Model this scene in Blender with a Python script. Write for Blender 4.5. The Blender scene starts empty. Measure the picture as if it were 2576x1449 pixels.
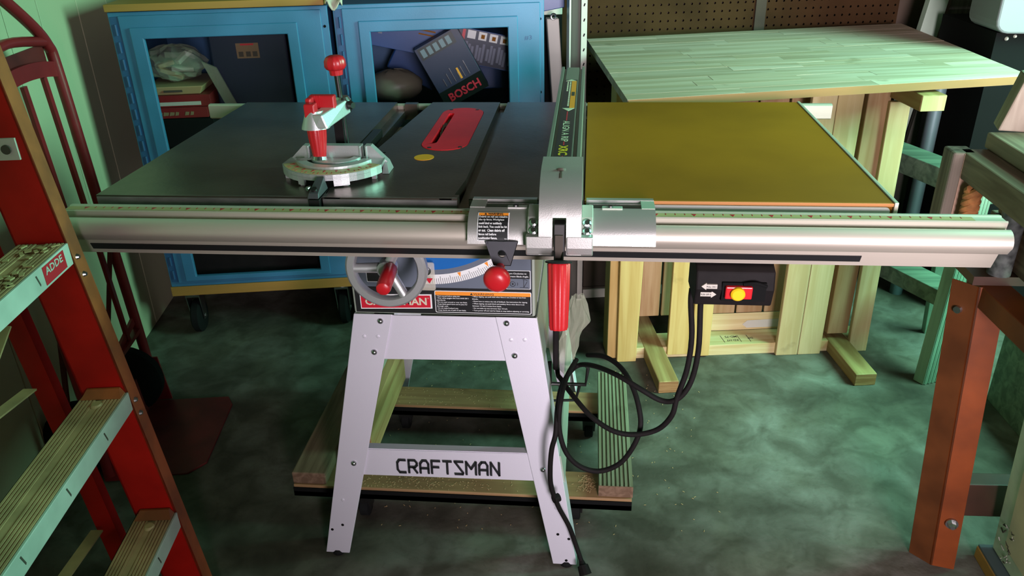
import bpy, math, random
from mathutils import Vector, Matrix
R = math.radians
random.seed(7)
S = bpy.context.scene
COL = S.collection

# ------------------------------------------------------------------ camera
cam = bpy.data.cameras.new('camera'); camo = bpy.data.objects.new('camera', cam); COL.objects.link(camo)
cam.sensor_width = 36.0; cam.lens = 2000 / 2576 * 36.0; cam.clip_start = 0.02
pi_, ya_, ro_ = R(26.43), R(5.87), R(-1.42)
fw = Vector((-math.sin(ya_)*math.cos(pi_), math.cos(ya_)*math.cos(pi_), -math.sin(pi_)))
rt = Vector((math.cos(ya_), math.sin(ya_), 0)); up = rt.cross(fw)
r2 = rt*math.cos(ro_) + up*math.sin(ro_); u2 = -rt*math.sin(ro_) + up*math.cos(ro_)
M = Matrix((r2, u2, -fw)).transposed().to_4x4(); M.translation = Vector((.75, -1.25, 1.339))
camo.matrix_world = M
S.camera = camo

# ------------------------------------------------------------------ light
S.view_settings.view_transform = 'Standard'; S.view_settings.look = 'None'
S.view_settings.gamma = 1.0; S.view_settings.use_curve_mapping = False
S.view_settings.exposure = 0.0
w = bpy.data.worlds.new('world'); S.world = w; w.use_nodes = True
w.node_tree.nodes['Background'].inputs[0].default_value = (.8, .68, .55, 1)
w.node_tree.nodes['Background'].inputs[1].default_value = .03

def area(name, loc, target, sx, sy, power, color, spread=180):
    l = bpy.data.lights.new(name, 'AREA'); l.shape = 'RECTANGLE'; l.size = sx; l.size_y = sy
    l.energy = power; l.color = color; l.spread = R(spread)
    o = bpy.data.objects.new(name, l); COL.objects.link(o); o.location = loc
    d = Vector(target) - Vector(loc); o.rotation_euler = d.to_track_quat('-Z', 'Y').to_euler()
    return o
# daylight through the open garage door behind the photographer, and through a side doorway
# on the right that looks out on foliage
area('garage_door_daylight', (1.75, -4.6, 1.20), (.7, .3, .6), 1.9, 1.6, 560, (1.0, .90, .99))
area('side_door_daylight', (2.75, .42, 1.55), (.6, .5, .2), .8, 1.2, 118, (.35, 1.0, .74))

# ------------------------------------------------------------------ materials
MATS = {}
def mat(name, col, rough=.5, metal=0.0, var=.0, vscale=8, bump=0.0, bscale=60, col2=None, spec=.5, stretch=(1,1,1),
        objrand=0.0, detail=4, thr=(.35,.65)):
    m = bpy.data.materials.new(name); m.use_nodes = True; nt = m.node_tree; N = nt.nodes; L = nt.links
    b = N['Principled BSDF']; b.inputs['Roughness'].default_value = rough; b.inputs['Metallic'].default_value = metal
    b.inputs['Specular IOR Level'].default_value = spec
    c = tuple(col) + (1,)
    b.inputs['Base Color'].default_value = c
    if var or bump or col2 or objrand:
        tc = N.new('ShaderNodeTexCoord'); mp = N.new('ShaderNodeMapping'); mp.inputs['Scale'].default_value = stretch
        L.new(tc.outputs['Object'], mp.inputs['Vector'])
    src = None
    if var or col2:
        n = N.new('ShaderNodeTexNoise'); n.inputs['Scale'].default_value = vscale; n.inputs['Detail'].default_value = detail
        L.new(mp.outputs[0], n.inputs['Vector'])
        rp = N.new('ShaderNodeValToRGB')
        e = rp.color_ramp.elements
        e[0].position, e[1].position = thr
        if col2: e[0].color = c; e[1].color = tuple(col2) + (1,)
        else:
            e[0].color = tuple(max(0, x*(1-var)) for x in col) + (1,); e[1].color = tuple(min(1, x*(1+var)) for x in col) + (1,)
        L.new(n.outputs['Fac'], rp.inputs['Fac']); src = rp.outputs['Color']
        L.new(src, b.inputs['Base Color'])
    if objrand:
        oi = N.new('ShaderNodeObjectInfo'); hs = N.new('ShaderNodeHueSaturation')
        mr = N.new('ShaderNodeMapRange'); mr.inputs['To Min'].default_value = 1-objrand; mr.inputs['To Max'].default_value = 1+objrand
        L.new(oi.outputs['Random'], mr.inputs['Value']); L.new(mr.outputs[0], hs.inputs['Value'])
        if src: L.new(src, hs.inputs['Color'])
        else: hs.inputs['Color'].default_value = c
        L.new(hs.outputs['Color'], b.inputs['Base Color'])
    if bump:
        n2 = N.new('ShaderNodeTexNoise'); n2.inputs['Scale'].default_value = bscale; n2.inputs['Detail'].default_value = 3
        L.new(mp.outputs[0], n2.inputs['Vector'])
        bp = N.new('ShaderNodeBump'); bp.inputs['Strength'].default_value = bump; bp.inputs['Distance'].default_value = .004
        L.new(n2.outputs['Fac'], bp.inputs['Height']); L.new(bp.outputs[0], b.inputs['Normal'])
    MATS[name] = m
    return m

def wood(name, c1, c2, axis=0, rough=.6, freq=45, knots=True, objrand=.08, stain=None):
    """grain running along axis"""
    m = bpy.data.materials.new(name); m.use_nodes = True; nt = m.node_tree; N = nt.nodes; L = nt.links
    b = N['Principled BSDF']; b.inputs['Roughness'].default_value = rough; b.inputs['Specular IOR Level'].default_value = .3
    tc = N.new('ShaderNodeTexCoord'); mp = N.new('ShaderNodeMapping')
    sc = [1, 1, 1]; sc[axis] = .06
    mp.inputs['Scale'].default_value = sc; L.new(tc.outputs['Object'], mp.inputs['Vector'])
    oi = N.new('ShaderNodeObjectInfo'); ad = N.new('ShaderNodeVectorMath'); ad.operation = 'ADD'
    ml = N.new('ShaderNodeMath'); ml.operation = 'MULTIPLY'; ml.inputs[1].default_value = 13
    L.new(oi.outputs['Random'], ml.inputs[0]); L.new(mp.outputs[0], ad.inputs[0]); L.new(ml.outputs[0], ad.inputs[1])
    n = N.new('ShaderNodeTexNoise'); n.inputs['Scale'].default_value = freq; n.inputs['Detail'].default_value = 5; n.inputs['Distortion'].default_value = .8
    L.new(ad.outputs[0], n.inputs['Vector'])
    rp = N.new('ShaderNodeValToRGB'); e = rp.color_ramp.elements
    e[0].position = .38; e[1].position = .66; e[0].color = tuple(c2) + (1,); e[1].color = tuple(c1) + (1,)
    L.new(n.outputs['Fac'], rp.inputs['Fac']); src = rp.outputs['Color']
    if knots:
        k = N.new('ShaderNodeTexNoise'); k.inputs['Scale'].default_value = 9; k.inputs['Detail'].default_value = 6
        L.new(tc.outputs['Object'], k.inputs['Vector'])
        kr = N.new('ShaderNodeValToRGB'); ke = kr.color_ramp.elements; ke[0].position = .66; ke[1].position = .78
        ke[0].color = (0, 0, 0, 1); ke[1].color = (.7, .7, .7, 1)
        L.new(k.outputs['Fac'], kr.inputs['Fac'])
        mx = N.new('ShaderNodeMix'); mx.data_type = 'RGBA'; L.new(kr.outputs['Color'], mx.inputs['Factor'])
        L.new(src, mx.inputs['A']); mx.inputs['B'].default_value = tuple(stain or [x*.35 for x in c2]) + (1,)
        src = mx.outputs['Result']
    hs = N.new('ShaderNodeHueSaturation'); mr = N.new('ShaderNodeMapRange')
    mr.inputs['To Min'].default_value = 1-objrand; mr.inputs['To Max'].default_value = 1+objrand
    L.new(oi.outputs['Random'], mr.inputs['Value']); L.new(mr.outputs[0], hs.inputs['Value']); L.new(src, hs.inputs['Color'])
    L.new(hs.outputs['Color'], b.inputs['Base Color'])
    bp = N.new('ShaderNodeBump'); bp.inputs['Strength'].default_value = .25; bp.inputs['Distance'].default_value = .002
    L.new(n.outputs['Fac'], bp.inputs['Height']); L.new(bp.outputs[0], b.inputs['Normal'])
    MATS[name] = m
    return m

def glassy(name, col, alpha, rough=.08):
    m = bpy.data.materials.new(name); m.use_nodes = True; nt = m.node_tree; N = nt.nodes; L = nt.links
    b = N['Principled BSDF']; b.inputs['Base Color'].default_value = tuple(col) + (1,); b.inputs['Roughness'].default_value = rough
    b.inputs['Alpha'].default_value = alpha
    MATS[name] = m
    return m

# ------------------------------------------------------------------ mesh builder
ORG = {}
class MB:
    def __init__(s): s.v = []; s.f = []
    def add(s, vs, fs):
        o = len(s.v); s.v += [tuple(v) for v in vs]; s.f += [tuple(i + o for i in f) for f in fs]; return s
    def box(s, x0, x1, y0, y1, z0, z1):
        return s.add([(x0,y0,z0),(x1,y0,z0),(x1,y1,z0),(x0,y1,z0),(x0,y0,z1),(x1,y0,z1),(x1,y1,z1),(x0,y1,z1)],
                     [(3,2,1,0),(4,5,6,7),(0,1,5,4),(1,2,6,5),(2,3,7,6),(3,0,4,7)])
    def hexa(s, p):   # 4 bottom (ccw from above) + 4 top
        return s.add(p, [(3,2,1,0),(4,5,6,7),(0,1,5,4),(1,2,6,5),(2,3,7,6),(3,0,4,7)])
    def obox(s, c, sx, sy, sz, rz=0, rx=0, ry=0):
        m = Matrix.Rotation(rz,3,'Z') @ Matrix.Rotation(ry,3,'Y') @ Matrix.Rotation(rx,3,'X'); c = Vector(c)
        p = [c + m @ Vector((a*sx/2, b*sy/2, d*sz/2)) for d in (-1,1) for a,b in ((-1,-1),(1,-1),(1,1),(-1,1))]
        return s.hexa(p)
    def bar(s, p0, p1, w, h, upv=(0,0,1)):
        p0, p1 = Vector(p0), Vector(p1); d = (p1-p0).normalized(); sd = d.cross(Vector(upv)).normalized(); u = sd.cross(d)
        q = []
        for p in (p0, p1):
            q += [p + sd*a*w/2 + u*b*h/2 for a,b in ((-1,-1),(1,-1),(1,1),(-1,1))]
        return s.add(q, [(0,1,2,3),(7,6,5,4),(0,4,5,1),(1,5,6,2),(2,6,7,3),(3,7,4,0)])
    def prism(s, poly, fn0, fn1):   # poly list of 2d; fn map 2d->3d
        n = len(poly)
        vs = [fn0(*p) for p in poly] + [fn1(*p) for p in poly]
        return s.add(vs, [tuple(reversed(range(n))), tuple(range(n, 2*n))] + [(i,(i+1)%n,n+(i+1)%n,n+i) for i in range(n)])
    def px(s, poly, x0, x1): return s.prism(poly, lambda a,b:(x0,a,b), lambda a,b:(x1,a,b))
    def py(s, poly, y0, y1): return s.prism(poly, lambda a,b:(a,y1,b), lambda a,b:(a,y0,b))
    def pz(s, poly, z0, z1): return s.prism(poly, lambda a,b:(a,b,z0), lambda a,b:(a,b,z1))
    def cyl(s, p0, p1, r0, r1=None, n=16, caps=True):
        return s.lathe(p0, p1, [(0, r0), (1, r0 if r1 is None else r1)], n, caps)
    def lathe(s, p0, p1, prof, n=20, caps=True, flute=0, nf=8):   # prof: (t 0..1, radius)
        p0, p1 = Vector(p0), Vector(p1); d = p1-p0; dn = d.normalized()
        a = dn.orthogonal().normalized(); b = dn.cross(a)
        vs = []; fs = []
        for t, r in prof:
            for k in range(n):
                an = 2*math.pi*k/n; rr = r*(1 - flute*(.5+.5*math.cos(nf*an)))
                vs.append(p0 + d*t + (a*math.cos(an) + b*math.sin(an))*rr)
        for i in range(len(prof)-1):
            for k in range(n):
                fs.append((i*n+k, i*n+(k+1)%n, (i+1)*n+(k+1)%n, (i+1)*n+k))
        if caps: fs += [tuple(reversed(range(n))), tuple((len(prof)-1)*n+k for k in range(n))]
        return s.add(vs, fs)
    def tube(s, pts, r, n=8, smooth=0, closed=False):
        pts = [Vector(p) for p in pts]
        if smooth:
            out = []; m = len(pts)
            for i in range(m if closed else m-1):
                if closed: a,b,c,d = pts[(i-1)%m],pts[i],pts[(i+1)%m],pts[(i+2)%m]
                else: a,b,c,d = pts[max(i-1,0)],pts[i],pts[i+1],pts[min(i+2,m-1)]
                for k in range(smooth):
                    t = k/smooth
                    out.append(.5*((2*b)+(c-a)*t+(2*a-5*b+4*c-d)*t*t+(3*b-a-3*c+d)*t**3))
            if not closed: out.append(pts[-1])
            pts = out
        m = len(pts); vs = []; fs = []
        prev = None
        for i, p in enumerate(pts):
            d = (pts[(i+1)%m]-pts[i-1]) if closed else (pts[min(i+1,m-1)]-pts[max(i-1,0)])
            d.normalize()
            a = d.orthogonal().normalized() if prev is None else (prev - d*prev.dot(d)).normalized()
            prev = a; b = d.cross(a)
            for k in range(n):
                an = 2*math.pi*k/n; vs.append(p + (a*math.cos(an)+b*math.sin(an))*r)
        for i in range(m if closed else m-1):
            j = (i+1)%m
            for k in range(n): fs.append((i*n+k, i*n+(k+1)%n, j*n+(k+1)%n, j*n+k))
        if not closed: fs += [tuple(reversed(range(n))), tuple((m-1)*n+k for k in range(n))]
        return s.add(vs, fs)
    def sheet(s, poly, t):   # 3d polyline list quads? polygon extruded along its normal by t
        p = [Vector(q) for q in poly]; nrm = (p[1]-p[0]).cross(p[2]-p[0]).normalized()
        n = len(p); q = [a - nrm*t for a in p]
        return s.add(p+q, [tuple(range(n)), tuple(reversed(range(n,2*n)))] + [((i+1)%n, i, n+i, n+(i+1)%n) for i in range(n)])
    def ellipsoid(s, c, rx, ry, rz, nu=16, nv=10, noise=0, seed=1):
        rd = random.Random(seed); c = Vector(c); vs = []; fs = []
        for j in range(nv+1):
            th = math.pi*j/nv
            for i in range(nu):
                ph = 2*math.pi*i/nu; k = 1 + (rd.random()-.5)*noise
                vs.append(c + Vector((rx*math.sin(th)*math.cos(ph)*k, ry*math.sin(th)*math.sin(ph)*k, rz*math.cos(th)*k)))
        for j in range(nv):
            for i in range(nu): fs.append((j*nu+i, (j+1)*nu+i, (j+1)*nu+(i+1)%nu, j*nu+(i+1)%nu))
        return s.add(vs, fs)
    def build(s, name, material, parent=None, bevel=0, smooth=False, label=None, seg=2, kind=None, origin=None):
        o0 = Vector(ORG.get(parent.name, (0,0,0))) if parent else Vector(origin or (0,0,0))
        me = bpy.data.meshes.new(name); me.from_pydata([tuple(Vector(v)-o0) for v in s.v], [], s.f); me.update()
        o = bpy.data.objects.new(name, me); COL.objects.link(o)
        me.materials.append(MATS[material] if isinstance(material, str) else material)
        if parent:
            o.parent = parent; ORG[o.name] = tuple(o0)
        elif origin: o.location = origin
        if smooth:
            me.polygons.foreach_set('use_smooth', [True]*len(me.polygons))
            me.set_sharp_from_angle(angle=R(40))
        if bevel:
            md = o.modifiers.new('bevel', 'BEVEL'); md.width = bevel; md.segments = seg; md.limit_method = 'ANGLE'; md.angle_limit = R(35)
            md.harden_normals = False
        if label: o['label'] = label
        if kind: o['kind'] = kind
        return o

def thing(name, label, cat, loc=(0,0,0), th=0, group=None):
    """Empty at the thing's base; its parts are given in a frame turned th degrees about the world z axis"""
    o = bpy.data.objects.new(name, None); COL.objects.link(o); o.empty_display_size = .05
    l = Matrix.Rotation(R(th), 3, 'Z') @ Vector(loc)
    o.location = l; o.rotation_euler = (0, 0, R(th)); ORG[o.name] = tuple(loc)
    o['label'] = label; o['category'] = cat
    if group: o['group'] = group
    return o
def tag(o, label, cat, group=None):
    o['label'] = label; o['category'] = cat
    if group: o['group'] = group
    return o
def single(mb, name, material, label, cat, th=0, loc=(0,0,0), group=None, **k):
    """a thing that is one mesh"""
    o = mb.build(name, material, None, origin=loc, **k)
    o.location = Matrix.Rotation(R(th), 3, 'Z') @ Vector(loc); o.rotation_euler = (0,0,R(th))
    return tag(o, label, cat, group)

_tc = {}
def text_geo(t, bold=0.0, sx=1.0):
    key = (t, bold)
    if key not in _tc:
        c = bpy.data.curves.new('t', 'FONT'); c.body = t; c.size = 1; c.align_x = 'LEFT'; c.resolution_u = 2; c.offset = bold
        o = bpy.data.objects.new('t', c); COL.objects.link(o)
        dg = bpy.context.evaluated_depsgraph_get(); me = o.evaluated_get(dg).to_mesh()
        _tc[key] = ([tuple(v.co[:2]) for v in me.vertices], [tuple(p.vertices) for p in me.polygons])
        o.evaluated_get(dg).to_mesh_clear(); bpy.data.objects.remove(o); bpy.data.curves.remove(c)
    return _tc[key]
def put_text(mb, t, org, xd, yd, h, width=None, bold=0.0, center=False):
    """flat lettering on the plane org + a*xd + b*yd; h is the capital height"""
    vs, fs = text_geo(t, bold); k = h/.70
    if not vs: return mb
    x0 = min(v[0] for v in vs); x1 = max(v[0] for v in vs)
    kx = k if width is None else width/(x1-x0)
    off = -(x0 + (x1-x0)/2 if center else x0)
    org, xd, yd = Vector(org), Vector(xd).normalized(), Vector(yd).normalized()
    return mb.add([org + xd*((v[0]+off)*kx) + yd*(v[1]*k) for v in vs], fs)

def rrect(x0, x1, y0, y1, r, n=4):
    p = []
    for cx, cy, a0 in ((x1-r,y0+r,-90),(x1-r,y1-r,0),(x0+r,y1-r,90),(x0+r,y0+r,180)):
        for i in range(n+1):
            a = R(a0 + 90*i/n); p.append((cx+r*math.cos(a), cy+r*math.sin(a)))
    return p
def arc(cx, cy, r, a0, a1, n):
    return [(cx+r*math.cos(R(a0+(a1-a0)*i/n)), cy+r*math.sin(R(a0+(a1-a0)*i/n))) for i in range(n+1)]

# ------------------------------------------------------------------ palette
def concrete():
    m = mat('concrete', (.07,.058,.042), .8, var=.5, vscale=2.6, bump=.3, bscale=60, col2=(.235,.215,.19), thr=(.34,.70), detail=12)
    nt = m.node_tree; N = nt.nodes; L = nt.links; b = N['Principled BSDF']
    src = b.inputs['Base Color'].links[0].from_socket; mp = [n for n in N if n.type == 'MAPPING'][0]
    for sc, p0, p1, c0, amt in ((11, .38, .66, (.50,.47,.42), 1.0), (45, .28, .42, (.55,.5,.45), .4), (4.2, .44, .60, (.72,.70,.62), 1.0)):
        n = N.new('ShaderNodeTexNoise'); n.inputs['Scale'].default_value = sc; n.inputs['Detail'].default_value = 9; n.inputs['Distortion'].default_value = .6
        L.new(mp.outputs[0], n.inputs['Vector'])
        rp = N.new('ShaderNodeValToRGB'); e = rp.color_ramp.elements; e[0].position = p0; e[1].position = p1
        e[0].color = c0 + (1,); e[1].color = (1,1,1,1); L.new(n.outputs['Fac'], rp.inputs['Fac'])
        mx = N.new('ShaderNodeMix'); mx.data_type = 'RGBA'; mx.blend_type = 'MULTIPLY'; mx.inputs['Factor'].default_value = amt
        L.new(src, mx.inputs['A']); L.new(rp.outputs['Color'], mx.inputs['B']); src = mx.outputs['Result']
    L.new(src, b.inputs['Base Color'])
concrete()
mat('wall_paint', (.56,.50,.33), .6, bump=.1, bscale=200)
mat('wall_dark', (.06,.038,.025), .8, var=.3, vscale=6)
mat('pegboard_brown', (.045,.021,.008), .85, spec=.1, var=.18, vscale=7)
mat('black', (.004,.004,.004), .85, spec=.15)
mat('black_plastic', (.008,.006,.006), .7, spec=.15, var=.2, vscale=30, bump=.05, bscale=300)
mat('rubber', (.006,.006,.006), .85, spec=.2)
mat('alu', (.54,.475,.40), .46, metal=.45, bump=.03, bscale=400, stretch=(.05,1,1), var=.06, vscale=20)
mat('alu_cast', (.58,.58,.58), .42, metal=.75, bump=.06, bscale=500)
mat('alu_head', (.60,.58,.55), .38, metal=.8, bump=.04, bscale=500)
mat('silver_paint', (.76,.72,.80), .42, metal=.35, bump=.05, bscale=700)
mat('iron', (.155,.120,.100), .30, metal=.88, var=.40, vscale=4, detail=6, bump=.05, bscale=120)
mat('iron_edge', (.22,.205,.195), .5, metal=.5, var=.35, vscale=30, stretch=(.4,1,1))
mat('mdf', (.255,.092,.004), .6, var=.16, vscale=3, detail=8, spec=.15)
mat('mdf_edge', (.45,.17,.035), .5)
mat('apron_white', (.52,.49,.47), .4, metal=.3)
mat('red_plastic', (.50,.012,.018), .33, bump=.04, bscale=400)
mat('red_insert', (.75,.014,.025), .4, spec=.3, var=.15, vscale=6)
mat('yellow_dot', (.85,.33,.008), .4)
mat('yellow_knob', (.85,.48,.01), .35)
mat('dark_metal', (.035,.033,.032), .38, metal=.7)
mat('gunmetal', (.085,.085,.095), .45, metal=.5)
mat('steel', (.45,.45,.46), .25, metal=1)
mat('blade', (.5,.5,.5), .25, metal=1)
mat('orange_label', (.85,.27,.02), .5)
mat('black_label', (.012,.012,.013), .4)
mat('grey_label', (.13,.15,.19), .4)
mat('blue_label', (.012,.13,.42), .35)
mat('white_print', (.78,.78,.77), .5)
mat('cream_print', (.62,.56,.42), .5)
mat('red_label', (.55,.012,.03), .4)
mat('black_print', (.01,.01,.012), .5)
mat('red_print', (.45,.01,.02), .5)
mat('yellow_print', (.70,.45,.02), .5)
mat('tape', (.42,.29,.14), .5)
mat('cab_blue', (.042,.175,.32), .45, var=.12, vscale=5, bump=.04, bscale=300)
mat('cab_blue_dark', (.02,.08,.20), .5)
mat('cab_inside', (.012,.03,.05), .7)
mat('ply_orange', (.42,.21,.04), .6, var=.2, vscale=12, stretch=(.1,1,1))
mat('ladder_red', (.40,.007,.004), .55, spec=.15, var=.2, vscale=9, bump=.05, bscale=90)
mat('ladder_orange', (.27,.062,.014), .55, var=.35, vscale=14)
mat('tread_alu', (.42,.245,.13), .65, metal=.0, spec=.2, var=.3, vscale=11)
mat('tread_front', (.48,.50,.45), .45, metal=.25, var=.12, vscale=14)
mat('dark_brown', (.055,.04,.028), .7)
mat('truck_red', (.26,.014,.018), .38, var=.15, vscale=10)
mat('truck_plate', (.13,.012,.012), .5, var=.3, vscale=9)
mat('zinc', (.5,.5,.5), .28, metal=1)
mat('stand_rust', (.17,.034,.005), .5, spec=.3, var=.3, vscale=8, bump=.05, bscale=60)
mat('stand_rust_shade', (.095,.028,.007), .5, var=.3, vscale=8, spec=.3)  # darker copy of the stand rust; shade on the post flange put into colour
mat('stand_dark', (.05,.018,.009), .5, var=.3, vscale=8)
mat('mint_paint', (.60,.68,.50), .5, var=.15, vscale=12)
mat('cream_worn', (.70,.60,.38), .6, var=.15, vscale=6)
mat('grey_speckle', (.09,.09,.085), .6, var=.6, vscale=60, detail=2)
mat('conduit', (.13,.16,.18), .45, metal=.3)
mat('app_white', (.20,.195,.21), .4)
mat('rope', (.40,.15,.045), .8, var=.3, vscale=60)
mat('kraft', (.22,.14,.07), .7)
mat('box_navy', (.008,.014,.045), .4)
mat('box_blue', (.008,.050,.20), .35)
mat('box_red', (.20,.010,.010), .45)
mat('bag_grey', (.22,.19,.14), .4, bump=.4, bscale=30)
mat('case_yellow', (.48,.24,.02), .5)
mat('offwhite', (.48,.44,.38), .5)
mat('cloth', (.5,.46,.36), .8, bump=.3, bscale=60)
mat('sawdust', (.40,.27,.13), .9)
wood('pine', (.52,.36,.13), (.43,.27,.08), 2, freq=40)
wood('pine_pale', (.58,.44,.24), (.48,.34,.16), 2, freq=40)
wood('pine_y', (.42,.29,.12), (.27,.15,.055), 1, freq=30)
wood('pine_x', (.60,.49,.27), (.48,.34,.15), 0, freq=40)
wood('end_grain', (.32,.17,.07), (.22,.10,.035), 0, freq=160, knots=False)
wood('cedar', (.40,.25,.13), (.30,.16,.07), 2, freq=40)
wood('stave', (.62,.46,.38), (.42,.30,.21), 0, freq=16, objrand=.10, stain=(.22,.15,.08))
wood('dolly_wood', (.20,.125,.08), (.12,.07,.042), 1, freq=60, stain=(.05,.035,.02))
wood('dolly_cross', (.36,.22,.10), (.24,.13,.06), 0, freq=40)
wood('deck_grey', (.25,.25,.17), (.17,.16,.10), 1, freq=50)
wood('old_wood', (.25,.18,.12), (.12,.08,.05), 1, freq=40)
wood('old_wood_v', (.22,.17,.13), (.08,.06,.045), 2, freq=40)
wood('pink_wood', (.48,.30,.22), (.33,.18,.12), 2, freq=60)
wood('marked_wood', (.36,.29,.22), (.25,.19,.14), 2, freq=40)
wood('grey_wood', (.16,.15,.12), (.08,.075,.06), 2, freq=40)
wood('stud_wood', (.085,.075,.06), (.045,.04,.032), 2, freq=40)
wood('mint_wood', (.30,.42,.31), (.22,.30,.22), 2, freq=40)
wood('green_wood', (.16,.21,.15), (.08,.11,.08), 0, freq=40)
glassy('plexi', (.02,.02,.02), .03)
glassy('clear_bag', (.42,.44,.32), .35, .2)
glassy('clear_tab', (.85,.80,.65), .30, .2)
mat('beam_paint', (.20,.195,.16), .4, metal=.3, bump=.03, bscale=500)
mat('panel_edge', (.30,.13,.045), .55, var=.2, vscale=10, stretch=(.1,1,1))
mat('lit_board', (.42,.50,.40), .6, var=.12, vscale=10, stretch=(1,1,.1))  # grey board with the mint light on it put into its colour
mat('green_lit_metal', (.36,.40,.33), .42, metal=.2, bump=.05, bscale=700)  # silver metal with the green side daylight put into its colour

# ================================================================== the room
TH = 10.0     # the room stands 10 degrees off the saw
def struct(mb, name, material, th=TH, **k):
    o = mb.build(name, material, **k); o.rotation_euler = (0,0,R(th)); o['kind'] = 'structure'; return o
floor = struct(MB().box(-4,5,-5,3,-.1,0), 'floor', 'concrete')
struct(MB().box(-4,5,-5,3,2.45,2.5), 'ceiling', 'wall_dark')
wl = struct(MB().box(-.66,-.566,-4,1.8,0,2.45), 'wall_left', 'wall_dark')
y0 = -2.0
for y1 in (-1.75,-1.35,-1.15,-.85,-.5,-.3,.05,.38,.58,.78,.966,1.209,1.43,1.62):     # random-width panelling, one board at a time
    o = MB().box(-.568,-.56,y0+.002,y1-.002,.0,2.45).build('panel', 'wall_paint', wl, bevel=.0015, seg=1); y0 = y1
wb = struct(MB().box(-.7,3.4,1.64,1.75,0,2.45), 'wall_back', 'wall_dark')
struct(MB().box(3.3,3.4,-4,1.75,0,2.45), 'wall_right', 'wall_dark')
wf = MB(); wf.box(.72,2.75,-2.35,-2.25,0,.45); wf.box(-.7,.72,-2.35,-2.25,0,2.45); wf.box(2.75,3.4,-2.35,-2.25,0,2.45); wf.box(.72,2.75,-2.35,-2.25,2.05,2.45)  # unseen wall added to block light; jamb and sill shade left and low
struct(wf, 'wall_front_blocker', 'wall_dark')
struct(MB().box(-.56,3.3,1.628,1.64,0,.09), 'baseboard_back', 'wall_dark')
def pegboard(x0, nx, z0, nz, p, y):
    mb = MB()
    vs = []; fs = []
    for i in range(nx):
        for j in range(nz):
            cx, cz = x0+(i+.5)*p, z0+(j+.5)*p; b = len(vs); h = p/2
            ring = [(1,0),(1,1),(0,1),(-1,1),(-1,0),(-1,-1),(0,-1),(1,-1)]
            vs += [(cx+u*h, y, cz+v*h) for u,v in ring]
            vs += [(cx+.0042*math.cos(k*math.pi/4), y, cz+.0042*math.sin(k*math.pi/4)) for k in range(8)]
            vs += [(cx+.0042*math.cos(k*math.pi/4), y+.005, cz+.0042*math.sin(k*math.pi/4)) for k in range(8)]
            for k in range(8):
                q = (k+1)%8
                fs += [(b+q,b+k,b+8+k,b+8+q), (b+8+q,b+8+k,b+16+k,b+16+q)]
    return mb.add(vs, fs)
P_ = .0285
pegboard(1.66-P_*42, 42, .55, 33, P_, 1.62).build('pegboard_panel', 'pegboard_brown', wb)
pegboard(1.69, 18, .55, 33, P_, 1.62).build('pegboard_panel', 'pegboard_brown', wb)
MB().box(1.655,1.695,1.612,1.64,.3,2.3).build('batten', 'wall_dark', wb, bevel=.002)

# ================================================================== table saw
saw = thing('table_saw', 'contractor table saw with dark iron table, brown side extension and silver splayed stand', 'table saw', (.47,.33,0))
ZT = .88
# iron table: three slabs over a web, mitre slots between
t = MB()
t.box(-.109,.277,0,.686,.842,ZT)
t.box(.277,.299,0,.686,.842,.862)
t.box(.533,.552,0,.686,.842,.862); t.box(.552,.744,0,.686,.842,ZT)
# middle slab with an opening for the throat plate (stadium), built as a ring
cx, cy, hw, hl = .457, .452, .049, .175
hole = [(cx+hw*math.cos(R(a)), cy+(hl-hw)+hw*math.sin(R(a))) for a in range(0,181,15)] + [(cx+hw*math.cos(R(a)), cy-(hl-hw)+hw*math.sin(R(a))) for a in range(180,361,15)]
def ring_plate(mb, outer, inner, z0, z1):
    n = len(inner); vs = []; fs = []
    for z in (z0, z1):
        vs += [(x,y,z) for x,y in inner]
        for x,y in inner:       # project onto the outer rectangle from the centre
            x0,x1,y0,y1 = outer; dx,dy = x-cx, y-cy
            k = min([(x1-cx)/dx if dx>1e-6 else 9e9, (x0-cx)/dx if dx<-1e-6 else 9e9, (y1-cy)/dy if dy>1e-6 else 9e9, (y0-cy)/dy if dy<-1e-6 else 9e9])
            vs.append((cx+dx*k, cy+dy*k, z))
    for i in range(n):
        j=(i+1)%n
        fs += [(2*n+i,3*n+i,3*n+j,2*n+j), (j,n+j,n+i,i), (i,2*n+i,2*n+j,j), (n+j,3*n+j,3*n+i,n+i)]
    return mb.add(vs, fs)
ring_plate(t, (.299,.533,0,.686), hole, .842, ZT)
for x0,x1,y0,y1 in ((.299,.33,0,.02),(.502,.533,0,.02),(.299,.33,.666,.686),(.502,.533,.666,.686)):
    t.box(x0,x1,y0,y1,.842,ZT-.0002)
t.build('iron_table', 'iron', saw, label='dark iron table top with two mitre slots')
e = MB()
for x0,x1 in ((-.108,.276),(.300,.532),(.553,.743)): e.prism([(-.0012,.8425),(-.0012,.8765),(.004,.8803),(.004,.8425)], lambda a,b,x=x0:(x,a,b), lambda a,b,x=x1:(x,a,b))
e.box(.276,.300,-.0012,.003,.8425,.8625); e.box(.532,.553,-.0012,.003,.8425,.8625)
e.build('table_edge', 'iron_edge', saw, label='bare machined front edge of the table')
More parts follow.
